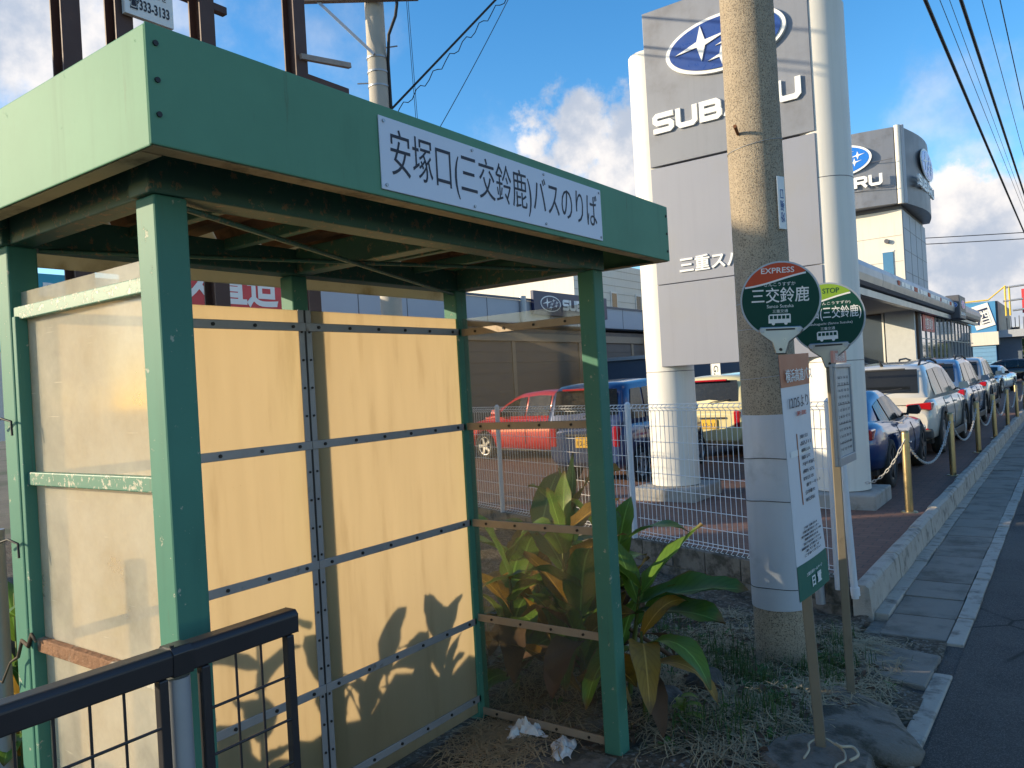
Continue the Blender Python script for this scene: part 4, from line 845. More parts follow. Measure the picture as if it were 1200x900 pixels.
MB().box(-5.905, -5.86, 3.26, 3.665, 4.73, 5.62).build('board', SWHITE, ph); text('☎333-3133', (-5.858, 3.46, 4.83), (0, 1, 0), zz, .34, .12, .002, INK, 'lettering', ph, .02); text('お問い合わせ', (-5.858, 3.46, 4.945), (0, 1, 0), zz, .30, .05, .002, INK, 'lettering', ph)

# far utility pole with cross-arm
u2 = thing('crossarm_pole', 'slim concrete utility pole with steel cross-arm behind the shelter', 'utility pole', (-7.76, 7.95, -.25))
MB().tube([(-7.76, 7.95, -.25), (-7.76, 7.95, 9.0)], [.165, .125], 24).build('shaft', mat('pale_pole', (.42, .385, .33), .85, 0, .12, 6), u2)
AD = V((.85, .52, 0)).normalized(); PC = V((-7.76, 7.95, 0)); PF = V((.52, -.85, 0)).normalized() * .17
MB().beam(PC + AD * -1.1 + PF + V((0, 0, 7.22)), PC + AD * .66 + PF + V((0, 0, 7.10)), .09, .11).build('cross_arm', mat('arm_brown', (.22, .17, .13), .6, .2), u2, .006)
MB().beam(PC + AD * -.75 + PF + V((0, 0, 7.15)), PC + PF + V((0, 0, 6.35)), .03, .04).build('arm_brace', GREYP, u2)
MB().tube([PC + AD * .36 + PF + V((0, 0, 7.22)), PC + AD * .36 + PF + V((0, 0, 7.02)), PC + AD * .33 + PF + V((0, 0, 6.85)), PC + AD * .22 + PF + V((0, 0, 6.6)), PC + AD * .155 + V((0, 0, 6.3)), PC + AD * .16 + V((0, 0, 5.5)), PC + AD * .165 + V((0, 0, 4))], .022, 8).build('drop_cable', CABLE, u2)
MB().tube([PC + AD * .36 + PF + V((0, 0, 7.18)), PC + AD * .36 + PF + V((0, 0, 7.32))], .05, 10).build('insulator', BOLT, u2)
for z in (5.95, 6.15, 6.35): MB().tube([PC + V((0, 0, z - .012)), PC + V((0, 0, z + .012))], .148, 24).build('band', GREYP, u2)
for z, s_ in ((6.02, -1), (6.5, 1)): MB().tube([PC + AD * (.1 * s_) + V((0, 0, z)), PC + AD * (.3 * s_) + V((0, 0, z + .01))], .01, 6).build('step_bolt', GREYP, u2)
def cable(pts, r_, label, n=40, sag=0.):
    a = V(pts[0]); b = V(pts[-1]); P = [a.lerp(b, i / n) - V((0, 0, sag * 4 * i / n * (1 - i / n))) for i in range(n + 1)] if len(pts) == 2 else [V(p) for p in pts]
    return tag(MB().tube(P, r_, 6).build('overhead_cable', CABLE), label, 'cable', 'overhead cables')
A0 = PC + AD * .15 + V((0, 0, 5.62))
cable((A0, (-4.8, 10.4, 9.2)), .016, 'black cable rising from the cross-arm pole, upper of a lashed pair')
m = MB(); a = A0 + V((0, 0, -.07)); b = V((-4.8, 10.4, 9.12)); P = []
for i in range(60):
    q = a.lerp(b, i / 59); P.append(q + V((0, 0, -.05 - .05 * math.sin(i * 1.7))))
tag(m.tube(P, .007, 5).build('overhead_cable', CABLE), 'thin looping lashing wire under the rising black cable', 'cable', 'overhead cables')
cable((PC + AD * .62 + V((0, 0, 5.0)), (-5.6, 10.0, 9.2)), .006, 'thin stranded stay wire right of the cross-arm pole', 20, .12)
for k in (0, 1): cable(((-7.32 + .03 * k, 8.28, 3.0), (-7.44 + .03 * k, 8.2, 9.5)), .004, ['left of two hair-thin vertical wires right of the cross-arm pole', 'right of two hair-thin vertical wires right of the cross-arm pole'][k], 4)
# cables over the footway, sagging along the road
for i, (x0_, x1_, z_, r_, lb) in enumerate([(-1.39, -1.32, 6.5, .026, 'thick lashed cable over the kerb, leftmost of the overhead set'), (-1.02, -.92, 6.5, .024, 'second thick cable over the footway, right of the leftmost'),
        (-1.5, -1.22, 7.3, .006, 'hair-thin wire between the two thick road cables, left one'), (-1.36, -1.18, 7.3, .005, 'hair-thin wire between the two thick road cables, right one'), (-.88, -.75, 6.9, .006, 'thin wire right of the second thick road cable'), (-.63, -.5, 6.6, .008, 'thin dark wire at the upper right corner, rightmost of the set')]):
    cable(((x0_, 2.0, z_), (x1_, 62.0, z_ - .02)), r_, lb, 60, .15 if r_ > .02 else .05)
for i, (z_, x_) in enumerate([(8.2, -26), (8.9, -26)]): cable(((-30, 95, z_ + 8), (40, 120, z_ + 6)), .05, ['lower of two faint wires crossing the cloud at right', 'upper of two faint wires crossing the cloud at right'][i], 30, .8)
# wires leading off from the cross-arm towards the sun; their shadows cross the tower
for k, (x_, z_, r_) in enumerate(((-7.55, 7.62, .016), (-7.75, 7.30, .016), (-7.72, 7.18, .010))): cable(((x_, 8.05, z_), (x_ - .8, -22, z_ + .6)), r_, ['upper wire leading back from the cross-arm over the shelter', 'middle wire leading back from the cross-arm over the shelter', 'lower wire leading back from the cross-arm over the shelter'][k], 40, .5)

# ================================================================ FAR RIGHT: BLUE SHOP, LAMPS, RED SIGN
bs = thing('blue_shop', 'blue shop building with tilted white sign beyond the showroom', 'building', (-6, 66, 0))
MB().box(-9.5, -4.5, 66, 80, 3.55, 5.75).build('upper_wall', BLUEW, bs); MB().box(-9.6, -4.4, 65.9, 80, 2.6, 3.55).build('band', CREAMW, bs); MB().box(-9.5, -4.6, 66.05, 80, 0, 2.6).build('lower_wall', mat('pale_blue_siding', (.16, .34, .55), .6), bs)
MB().box(-5.9, -5.35, 66.0, 66.04, .9, 1.5).build('window', GLASSY, bs)
for z in [.3 * k + .3 for k in range(8)]: MB().box(-9.5, -4.6, 66.03, 66.049, z - .01, z + .01).build('siding_line', mat('siding_shadow', (.09, .2, .36), .7), bs)
MB().box(-4.49, -4.36, 66.2, 79, 3.56, 5.75).build('side_wall', DARKG, bs); MB().box(-4.4, -1.9, 66.5, 74, 3.1, 3.62).build('porch_roof', GREYW, bs)
MB().box(-4.55, -3.1, 67, 68, 0, 3.1).build('porch_pillar', mat('blue_grey_render', (.13, .16, .20), .8), bs)
a = R(-14); pu = V((math.cos(a), 0, -math.sin(a) * -1)); pv_ = V((math.sin(a) * -1, 0, math.cos(a)))
wp = MB().prism([(-.62, -.85), (.62, -.85), (.62, .85), (-.62, .85)], (-5.35, 65.99, 4.7), UX * math.cos(R(15)) + zz * math.sin(R(15)), zz * math.cos(R(15)) - UX * math.sin(R(15)), .05).build('sign_board', WHITEL, bs)
text('酒', (-5.35, 65.93, 4.7), UX * math.cos(R(15)) + zz * math.sin(R(15)), zz * math.cos(R(15)) - UX * math.sin(R(15)), .95, 1.15, .02, NAVY, 'sign_character', bs, .02)
ye = thing('yellow_lamp_gantry', 'yellow pipe gantry with flood lamps on the blue shop roof', 'lamp', (-4, 66, 5.75))
MB().tube([(-7.6, 65.9, 5.8), (-4.9, 65.9, 5.85), (-3.8, 65.9, 6.75)], .05, 8).build('pipe', YELP, ye)
for x in (-3.85, -3.6): MB().tube([(x, 65.9, 4.6), (x, 65.9, 6.7)], .06, 8).build('pipe', YELP, ye)
for (x, z) in ((-3.1, 6.62), (-3.3, 5.65), (-2.75, 4.95)): MB().tube([(x - .7, 65.9, z), (x + .5, 65.9, z + .06)], .07, 8).build('lamp_arm', GREYP, ye)
for k in range(7): MB().tube([(-3.9 + k * .25, 67, 3.6), (-3.9 + k * .25, 67, 4.5 + .1 * (k % 2))], .03, 6).build('rail', DARKG, ye)
rd = thing('red_pole_sign', 'red and white pole sign at the right edge', 'sign', (-2.4, 70, 0))
MB().tube([(-2.7, 70, -.2), (-2.7, 70, 4.0)], .12, 10).build('pole', PILLAR, rd); MB().box(-3.05, -1.6, 69.9, 70.1, 4.9, 6.7).build('board', REDS, rd); MB().box(-2.95, -1.7, 69.92, 70.08, 3.4, 4.88).build('board', PILLAR, rd)

def house(name, label, x0, x1, y0, y1, h, wall, roof, rot=0., c=None):
    cx, cy = (x0 + x1) / 2, (y0 + y1) / 2; t = thing(name, label, 'house', (cx, cy, -.25))
    wd, dd = (x1 - x0) / 2, (y1 - y0) / 2
    MB().box(x0, x1, y0, y1, -.3, h).build('wall', wall, t)
    MB().loft([[(x0 - .3, y, h - .05), (cx, y, h + wd * .38), (x1 + .3, y, h - .05), (x1 + .3, y, h - .18), (cx, y, h + wd * .38 - .15), (x0 - .3, y, h - .18)] for y in (y0 - .3, y1 + .3)], True, False).build('roof', roof, t)
    MB().loft([[(x0, y, h), (cx, y, h + wd * .36), (x1, y, h)] for y in (y0 + .02, y1 - .02)], True, False).build('gable', wall, t)
    for k in range(2):
        for xx in (x0 + wd * .4, x0 + wd * 1.2):
            f = MB().box(xx, xx + wd * .4, y0 - .05, y0 - .003, .9 + k * 2.6, 2.1 + k * 2.6).build('window', GLASSY, t); MB().box(xx - .06, xx + wd * .4 + .06, y0 - .07, y0 - .004, 2.105 + k * 2.6, 2.17 + k * 2.6).build('frame', PILLAR, f)
        for yy in (y0 + dd * .4, y0 + dd * 1.2): MB().box(x1 + .003, x1 + .05, yy, yy + dd * .4, .9 + k * 2.6, 2.1 + k * 2.6).build('window', GLASSY, t)
    t.rotation_euler.z = rot
    return t
ROOFM = mat('grey_roof_tile', (.09, .09, .10), .6, 0, .15, 2); ROOFB = mat('brown_roof_tile', (.14, .075, .05), .7, 0, .2, 2)
for i, (x0_, x1_, y0_, y1_, h_, wm, rm, lb) in enumerate([(-6.5, -1.6, 96, 104, 3.2, CREAMW, ROOFM, 'small cream house at the end of the street'), (-1.2, 3.5, 110, 118, 3.6, PILLAR, ROOFB, 'white house with brown roof at the far street end'), (12, 20, 60, 72, 5.5, CREAMW, ROOFM, 'cream house across the road beyond the frame'), (11, 19, 20, 31, 5.5, GREYW, ROOFB, 'grey house across the road beside the camera')]): house('house', lb, x0_, x1_, y0_, y1_, h_, wm, rm)
# narrow unseen house added towards the sun to cast shade on the pole and footway
house('shade_house', 'narrow two-storey house added on the sunward side, outside the picture, to cast shade', -14.65 - 1.7, -14.65 + 1.7, -2.97 - 3, -2.97 + 3, 5.85, CREAMW, ROOFM, R(-53.13))
# ================================================================ CARS
def lerp_tab(tab, x):
    if x <= tab[0][0]: return tab[0][1:]
    for a, b in zip(tab, tab[1:]):
        if x <= b[0]:
            t = (x - a[0]) / (b[0] - a[0]); t2 = t
            return tuple(p + (q - p) * t2 for p, q in zip(a[1:], b[1:]))
    return tab[-1][1:]
def smooth_tab(tab, n):
    xs = [tab[0][0] + (tab[-1][0] - tab[0][0]) * i / n for i in range(n + 1)]; d = (tab[-1][0] - tab[0][0]) / n * .9
    out = []
    for x in xs:
        vals = [lerp_tab(tab, x + d * k * .5) for k in (-1, 0, 1)]
        out.append((x,) + tuple(vals[0][i] * .25 + vals[1][i] * .5 + vals[2][i] * .25 for i in range(len(vals[0]))))
    out[0] = tuple(tab[0]); out[-1] = tuple(tab[-1]); return out
KIND = {
 'suv': dict(body=[(0, .80, .42, .80), (.05, .98, .36, .88), (.30, 1.06, .27, .92), (1.2, 1.07, .25, .935), (2.6, 1.05, .25, .935), (3.55, 1.03, .25, .93), (4.2, .97, .25, .90), (4.65, .84, .30, .82), (4.82, .62, .38, .64)],
   house=[(.03, 1.04, .80, .80), (.10, 1.12, .82, .74), (.42, 1.54, .85, .68), (.70, 1.62, .86, .66), (1.7, 1.67, .87, .66), (2.55, 1.62, .87, .66), (2.85, 1.55, .86, .67), (3.70, 1.03, .84, .82)], belt=1.04, wr=.36, wx=(.93, 3.68), side=[(.55, 1.25, .55, 1.30), (1.32, 2.22, .80, 1.0), (2.28, 3.15, .98, .35)]),
 'wagon': dict(body=[(0, .82, .40, .78), (.05, 1.0, .36, .86), (.3, 1.06, .28, .90), (1.2, 1.08, .25, .91), (2.5, 1.06, .25, .91), (3.4, 1.04, .25, .90), (4.1, .98, .25, .88), (4.5, .85, .3, .8), (4.64, .62, .38, .62)],
   house=[(.03, 1.06, .78, .78), (.10, 1.15, .80, .73), (.30, 1.58, .83, .68), (.6, 1.68, .84, .66), (1.6, 1.72, .85, .66), (2.5, 1.67, .85, .66), (2.75, 1.60, .84, .67), (3.5, 1.05, .82, .80)], belt=1.06, wr=.355, wx=(.9, 3.57), side=[(.45, 1.15, .55, 1.2), (1.22, 2.08, .80, 1.0), (2.14, 3.0, .98, .35)]),
 'coupe': dict(body=[(0, .78, .40, .70), (.06, .86, .34, .80), (.4, .92, .25, .87), (1.1, .90, .20, .885), (2.2, .82, .18, .88), (2.9, .84, .18, .88), (3.55, .80, .20, .875), (4.0, .66, .22, .82), (4.27, .48, .28, .60)],
   house=[(.35, .86, .68, .66), (.55, .93, .70, .62), (1.05, 1.17, .73, .55), (1.6, 1.29, .75, .54), (2.05, 1.29, .76, .54), (2.35, 1.22, .76, .56), (3.05, .84, .74, .70)], belt=.84, wr=.33, wx=(.85, 3.42), side=[(1.0, 1.42, .5, .8), (1.48, 2.55, .85, .55)]),
 'kei': dict(body=[(0, .84, .36, .66), (.04, .98, .30, .70), (.2, 1.02, .24, .725), (1.1, 1.03, .22, .735), (2.2, 1.02, .22, .735), (2.8, 1.0, .22, .73), (3.15, .90, .24, .70), (3.36, .70, .28, .60), (3.4, .5, .32, .5)],
   house=[(.02, 1.0, .68, .68), (.05, 1.06, .69, .67), (.14, 1.52, .70, .62), (.35, 1.61, .71, .61), (1.4, 1.65, .72, .61), (2.0, 1.62, .72, .61), (2.25, 1.55, .72, .62), (2.85, 1.0, .70, .68)], belt=1.0, wr=.28, wx=(.55, 2.95), side=[(.28, .72, .6, 1.0), (.78, 1.48, .85, 1.0), (1.54, 2.45, .98, .4)]),
 'hatch': dict(body=[(0, .82, .38, .72), (.05, .95, .32, .80), (.3, 1.0, .25, .84), (1.2, .99, .22, .85), (2.4, .96, .22, .85), (3.2, .95, .22, .84), (3.7, .85, .25, .80), (3.95, .68, .3, .68), (4.02, .5, .34, .55)],
   house=[(.04, .97, .74, .74), (.12, 1.05, .76, .70), (.40, 1.40, .78, .63), (.7, 1.48, .79, .61), (1.5, 1.52, .80, .61), (2.1, 1.48, .80, .61), (2.35, 1.40, .79, .62), (3.2, .96, .78, .75)], belt=.96, wr=.31, wx=(.72, 3.22), side=[(.55, 1.15, .55, 1.0), (1.2, 1.85, .85, 1.0), (1.91, 2.75, .97, .38)])}
def make_car(name, label, kind, paint, loc, rz, plate=PLATEW, rim=RIM, clad=None, rails=False, rear_spoiler=False):
    K = KIND[kind]; t = thing(name, label, 'car', (0, 0, 0), 'parked cars')
    rings = []
    for (x, zt, zb, hw) in smooth_tab(K['body'], 34):
        h = zt - zb
        half = [(.0, zb), (.80, zb), (.955, zb + .10 * h), (.985, zb + .30 * h), (1.0, zb + .52 * h), (.985, zb + .74 * h), (.94, zb + .90 * h), (.84, zb + .975 * h), (.5, zt + .012), (0, zt + .02)]
        rings.append([V((x, a * hw, b)) for a, b in half] + [V((x, -a * hw, b)) for a, b in half[-2:0:-1]])
    body = MB().loft(rings).build('body', paint, t)
    cut = MB()
    for wx in K['wx']: cut.tube([(wx, -1.3, K['wr']), (wx, 1.3, K['wr'])], K['wr'] + .055, 28)
    co = cut.build('cutter', PLAST); bo = body.modifiers.new('b', 'BOOLEAN'); bo.object = co; bo.operation = 'DIFFERENCE'; bo.solver = 'EXACT'
    bpy.context.view_layer.update(); me = bpy.data.meshes.new_from_object(body.evaluated_get(bpy.context.evaluated_depsgraph_get())); body.modifiers.clear(); body.data = me; bpy.data.objects.remove(co)
    Lx = K['body'][-1][0]
    MB().box(.35, Lx - .4, -K['body'][3][3] * .86, K['body'][3][3] * .86, .22, .72).build('underbody', PLAST, t)
    H = K['house']; rings = []; belt = K['belt']
    def hs_(x): return lerp_tab(H, x)
    for (x, zr, hb, hr) in smooth_tab(H, 30):
        half = [(hb * .9, belt - .12), (hb, belt - .02), (hr + .03, max(belt, zr - .07)), (hr - .04, max(belt, zr - .015)), (hr * .5, zr + .008), (0, zr + .018)]
        rings.append([V((x, a, b)) for a, b in half] + [V((x, -a, b)) for a, b in half[-2::-1]])
    MB().loft(rings, True, True, False).build('cabin', paint, t)
    # glass
    def side_pt(x, f, sgn, off=.012):
        zr, hb, hr = hs_(x); zl, zu = belt + .0, max(belt + .01, zr - .075); z = zl + (zu - zl) * f; y = hb + (hr + .03 - hb) * f
        return V((x, sgn * (y + off), z))
    for sgn in (1, -1):
        for (xa, xb, fa, fb) in K['side']:
            fa_, fb_ = min(.93, fa), min(.93, fb)
            N = 4; lo = [side_pt(xa + (xb - xa) * i / N, .05, sgn) for i in range(N + 1)]; hi = [side_pt(xa + (xb - xa) * i / N, .93, sgn) for i in range(N + 1)]
            if fa < .7: hi[0] = side_pt(xa, .35, sgn)
            if fb < .7: hi[N] = side_pt(xb, min(.5, fb), sgn); 
            m = MB(); vs = lo + hi; m.add(vs, [(i, i + 1, N + 2 + i, N + 1 + i) for i in range(N)]).build('side_window', GLASSY, t)
    def across(name, xa, xb, ins=.88, f0=.06, f1=.97):
        N = 6; m = MB(); vs = []; P = []
        za, hba, hra = hs_(xa); zb_, hbb, hrb = hs_(xb)
        for j in range(4):
            q = f0 + (f1 - f0) * j / 3; x = xa + (xb - xa) * q; zr, hb, hr = hs_(x); hw = (hr) * ins
            d = V((1 if xb < xa else -1, 0, .8)).normalized() * .014
            for i in range(N + 1):
                yy = -hw + 2 * hw * i / N; z = zr + .006 * (1 - (2 * i / N - 1) ** 2) - .008 * (2 * i / N - 1) ** 2; vs.append(V((x, yy, z)) + d)
        m.add(vs, [(j * (N + 1) + i, j * (N + 1) + i + 1, (j + 1) * (N + 1) + i + 1, (j + 1) * (N + 1) + i) for j in range(3) for i in range(N)], True).build(name, GLASSY, t)
    fi = max(range(len(H)), key=lambda i: (H[i][1], i)); 
    across('windscreen', H[-1][0], H[-2][0]); across('rear_window', H[1][0], H[2][0], .90, .0, .98)
    # lamps, plates, trims
    hw0 = K['body'][1][3]; zt0 = K['body'][1][1]
    for sgn in (1, -1):
        if kind in ('kei',): MB().box(-.012, .10, sgn * (hw0 - .12) - .055, sgn * (hw0 - .12) + .10 * (1 if sgn > 0 else 1) - .02, .60, .93).build('tail_lamp', TAIL, t, .03)
        else:
            ya, yb = sorted((sgn * (hw0 - .40), sgn * (hw0 - .005)))
            MB().prism([(ya, zt0 - .10), (yb, zt0 - .16), (yb, zt0 - .02), (ya, zt0 - .05)] if sgn > 0 else [(ya, zt0 - .16), (yb, zt0 - .10), (yb, zt0 - .05), (ya, zt0 - .02)], (.26, 0, 0), (0, -1, 0) if 0 else (0, 1, 0), (0, 0, 1), -.275).build('tail_lamp', TAIL, t, .02)
            MB().box(-.004, .03, sgn * (hw0 - .18) - .11, sgn * (hw0 - .18) + .11, .44, .51).build('reflector', TAIL, t, .01)
        zf = K['body'][-2][1]; xf = K['body'][-2][0]; hf = K['body'][-2][3]
        MB().box(xf - .30, xf + .045, sgn * (hf - .16) - .17, sgn * (hf - .16) + .15, zf - .17, zf - .04).build('head_lamp', LAMPW, t, .04)
        mx = H[-1][0] - .55; 
        mr = MB().loft([[V((mx + a, sgn * (H[-1][2] + .06 + b), belt + .10 + c)) for b, c in ((0, -.05), (.16, -.06), (.19, 0), (.16, .08), (.02, .07))] for a in (-.06, .08)], True, False).build('mirror', paint if kind != 'coupe' else PLAST, t, .015); MB().box(mx - .02, mx + .05, sgn * (H[-1][2] + .02) - .06, sgn * (H[-1][2] + .02) + .06, belt + .03, belt + .06).build('mirror_arm', PLAST, mr)
        for (xa, xb, *_r) in K['side'][-2:]: MB().box(xa + .02, xa + .2, sgn * (K['body'][3][3] - .0) - .008, sgn * (K['body'][3][3]) + .022, belt - .18, belt - .145).build('door_handle', paint, t, .008)
    MB().box(Lx - .16, Lx - .02, -hf * .5, hf * .5, .40, .60).build('grille', PLAST, t, .03)
    pz = .74 if kind in ('kei', 'suv', 'wagon') else .62
    MB().box(-.03, .012, -.165, .165, pz - .085 - .06, pz + .085 - .06).build('number_plate', plate, t)
    text('12-31', (-.0305, 0, pz - .075), (0, -1, 0), zz, .24, .075, .002, PLAST, 'plate_lettering', t)
    MB().box(.025, .08, -hw0 * .55, hw0 * .55, K['house'][2][1] - .015 if kind != 'coupe' else .9, (K['house'][2][1] + .02) if kind != 'coupe' else .93).build('brake_lamp', TAIL if kind == 'kei' else PLAST, t, .01)
    if clad:
        MB().box(-.02, .22, -hw0 * .98, hw0 * .98, .33, .50).build('rear_cladding', clad, t, .04)
        for sgn in (1, -1):
            MB().box(K['wx'][0] + .4, K['wx'][1] - .4, sgn * K['body'][3][3] - .03, sgn * K['body'][3][3] + .01, .22, .36).build('sill_cladding', clad, t, .02)
            for wx in K['wx']:
                MB().ribbon([((K['wr'] + .075) * math.cos(q), (K['wr'] + .075) * math.sin(q)) for q in [R(-8 + i * 196 / 16) for i in range(17)]], .075, (wx, sgn * (K['body'][3][3] - .02), K['wr']), (1, 0, 0), (0, 0, 1), -sgn * .035).build('arch_cladding', clad, t)
    if rails:
        for sgn in (1, -1): MB().tube([(.7, sgn * .60, 1.60), (.85, sgn * .60, H[4][1] + .02), (1.7, sgn * .61, H[4][1] + .045), (2.5, sgn * .60, H[5][1] + .03), (2.65, sgn * .60, 1.57)], .022, 8).build('roof_rail', PLAST, t)
    if kind in ('suv', 'wagon', 'hatch'): MB().tube([(.62, 0, H[3][1]), (.45, 0, H[3][1] + .10)], [.03, .012], 8).build('aerial', PLAST, t)
    for wx in K['wx']:
        for sgn in (1, -1):
            yo = sgn * (K['body'][3][3] - .12); r_ = K['wr']
            def wv(r2, y): return [(wx + r2 * math.cos(q), y, r_ + r2 * math.sin(q)) for q in [i * 2 * math.pi / 26 for i in range(26)]]
            ty = MB().loft([wv(r_ * .66, yo - sgn * .08), wv(r_ * .96, yo - sgn * .08), wv(r_, yo - sgn * .04), wv(r_, yo + sgn * .05), wv(r_ * .95, yo + sgn * .10), wv(r_ * .68, yo + sgn * .105), wv(r_ * .66, yo + sgn * .06)], True, True).build('tyre', TYRE, t)
            m = MB(); m.loft([wv(r_ * .68, yo + sgn * .095), wv(r_ * .60, yo + sgn * .10), wv(r_ * .58, yo + sgn * .065)], False, True)
            for k in range(5):
                q = k * 2 * math.pi / 5; dx, dz = math.cos(q), math.sin(q); m.beam((wx + dx * r_ * .1, yo + sgn * .085, r_ + dz * r_ * .1), (wx + dx * r_ * .62, yo + sgn * .09, r_ + dz * r_ * .62), .03, .065, (-dz, 0, dx))
            m.tube([(wx, yo + sgn * .06, r_), (wx, yo + sgn * .10, r_)], r_ * .16, 12); m.build('rim', rim, ty)
    for sgn in (1, -1):
        xs_ = [s_[0] - .03 for s_ in K['side'][1:]] + [K['side'][-1][1] + .05]
        for x in xs_:
            zt, zb, hw = lerp_tab(smooth_tab(K['body'], 34), x); h = zt - zb
            MB().tube([V((x - .02 * k, sgn * (a * hw + .002), zb + b * h)) for k, (a, b) in enumerate([(.985, .22), (1.0, .52), (.985, .74), (.94, .90)])], .005, 5).build('door_seam', PLAST, t)
    if kind in ('suv', 'wagon', 'kei', 'hatch'):
        MB().tube([(-.012, 0, K['house'][1][1] + .02), (.0, -.10, K['house'][1][1] + .05), (.03, -.42, K['house'][1][1] + .09)], .010, 6).build('rear_wiper', PLAST, t)
        MB().box(-.024, .02, -.36, .36, pz + .035, pz + .07).build('plate_garnish', PLAST, t, .008)
    t.location = loc; t.rotation_euler.z = rz; return t
def paint(name, col, metal=.25): return mat(name, col, .32, metal, .04, 1.0, coat=1.)
NORTH = R(90)
make_car('parked_car', 'white estate car with dark lower trim, parked tail-on behind the blue coupe', 'suv', paint('pearl_white', (.58, .55, .49), 0), (-2.90, 14.98, 0), NORTH - R(1), clad=mat('grey_cladding', (.06, .055, .05), .7), rails=True)
make_car('parked_car', 'blue sports coupe partly hidden by the right sign pillar', 'coupe', paint('deep_blue', (.005, .035, .15), .4), (-2.90, 10.52, 0), NORTH, rim=DRIM)
make_car('parked_car', 'pale blue tall wagon with red tail lamps, next beyond the white estate', 'wagon', paint('sky_blue_grey', (.13, .21, .34), .4), (-2.92, 20.3, 0), NORTH - R(1), clad=PLAST, rails=True)
make_car('parked_car', 'silver wagon in line beyond the pale blue one', 'wagon', paint('silver_paint', (.35, .36, .37), .6), (-3.0, 26.6, 0), NORTH, clad=PLAST)
make_car('parked_car', 'white coupe facing the camera at the far end of the car row', 'coupe', paint('clean_white', (.72, .72, .72), 0), (-3.2, 46.3, 0), NORTH + R(172))
make_car('parked_car', 'dark blue boxy small car with tall red tail lamp behind the fence', 'kei', paint('navy_paint', (.012, .035, .12), .3), (-6.40, 10.75, 0), NORTH, PLATEY)
make_car('parked_car', 'pale yellow boxy hatchback with dark rear window beside the left pillar', 'kei', paint('pale_yellow', (.68, .58, .30), 0), (-5.85, 14.6, 0), NORTH - R(4), PLATEY)
make_car('parked_car', 'red hatchback seen side-on through the clear shelter pane', 'hatch', paint('bright_red', (.42, .016, .022), .1), (-7.7, 14.3, 0), R(180) - R(10))
make_car('parked_car', 'dark hatchback standing in front of the blue shop', 'hatch', paint('black_paint', (.015, .016, .02), .2), (-4.3, 56.5, 0), R(170))
make_car('parked_car', 'black car at the far right end of the lot', 'hatch', paint('black_paint', (.015, .016, .02), .2), (-1.9, 60.5, 0), R(185))

# ================================================================ PLANTS
def leaf(m, base, az, el, L, W, droop, twist=0., fold=.35, n=10):
    p = V(base); d = V((math.cos(az) * math.cos(el), math.sin(az) * math.cos(el), math.sin(el))); sd = V((-math.sin(az), math.cos(az), 0)); vs = []; fs = []; uv = []
    tear = random.uniform(0, 9); cols = (-1, -.55, 0, .55, 1)
    for i in range(n + 1):
        t = i / n; w_ = W * (math.sin(math.pi * min(1, t * .93 + .045) ** .85) ** .8) * (1 if t < .97 else .2); up_ = sd.cross(d).normalized() * -1
        if up_.z < 0: up_ = -up_
        s2 = (sd * math.cos(twist * t) + up_ * math.sin(twist * t))
        for c in cols:
            wav = .05 * W * math.sin(t * 15 + L * 40 + tear) * c * abs(c); nick = 1 - .10 * max(0, math.sin(t * 23 + tear + 2 * c)) * (abs(c) == 1)
            vs.append(p + s2 * (w_ / 2 * c * nick) + up_ * (fold * w_ / 2 * abs(c) ** 1.4 + wav)); uv.append((c, t))
        p = p + d * (L / n); d = (d + V((0, 0, -droop / n * (.4 + 1.4 * t)))).normalized()
    k = len(cols)
    for i in range(n):
        for j in range(k - 1): a = k * i + j; fs.append((a, a + 1, a + k + 1, a + k))
    m.add(vs, fs, True); m.uv += uv; return m
def canna(name, label, x, y, z, h, leaves, group, lean=(0, 0)):
    t = thing(name, label, 'plant', (x, y, z), group); rnd = random
    top = V((x + lean[0] * h, y + lean[1] * h, z + h * .72))
    MB().tube([(x, y, z - .06), V((x, y, z)).lerp(top, .5), top], [.016, .013, .006], 7).build('stem', STEM, t)
    for (f, az, el, L, W, droop, mt) in leaves:
        leaf(MB(), V((x, y, z)).lerp(top, f), R(az), R(el), L, W, droop, rnd.uniform(-.5, .5), rnd.uniform(.12, .35)).build('leaf', mt, t)
    return t
def rand_leaves(n, size, mats, el=(35, 80)):
    out = []; a = random.uniform(0, 360)
    for i in range(n):
        a += 137 + random.uniform(-25, 25); f = .15 + .85 * i / max(1, n - 1)
        out.append((f, a, random.uniform(*el), size * random.uniform(.75, 1.15), size * random.uniform(.36, .46), random.uniform(.7, 1.9), random.choice(mats)))
    return out
# the big canna whose leaves reach past the right shelter post
canna('canna_plant', 'canna with broad green leaves reaching right past the shelter post', -1.99, 3.62, -.06, .95, [
    (.85, 40, 48, .50, .24, .25, LEAFG), (.80, 22, 16, .56, .27, .45, LEAFD), (.72, -5, 14, .50, .25, .6, LEAFD), (.8, 150, 60, .42, .14, .8, LEAFG), (.9, 240, 50, .36, .13, .9, LEAFG), (.62, 40, 50, .30, .1, .6, LEAFG)], 'cannas beside the shelter', (.12, .02))
canna('canna_plant', 'canna with drooping yellow and brown leaves at the right post foot', -1.78, 3.42, -.03, .62, [
    (.85, -60, 25, .55, .15, 2.6, LEAFY), (.8, -20, 35, .52, .15, 2.6, LEAFG), (.75, -100, 30, .55, .14, 2.8, LEAFG), (.6, 10, 25, .45, .13, 2.8, LEAFY), (.5, -50, 20, .42, .11, 2.8, LEAFB), (.95, 60, 50, .34, .11, 1.6, LEAFY)], 'cannas beside the shelter')
pos = [(-2.12, 3.40, 1.15), (-2.32, 3.55, 1.42), (-2.55, 3.42, 1.15), (-2.45, 3.85, 1.38), (-2.75, 3.75, 1.1), (-2.2, 3.95, 1.2), (-2.9, 4.1, 1.1)]
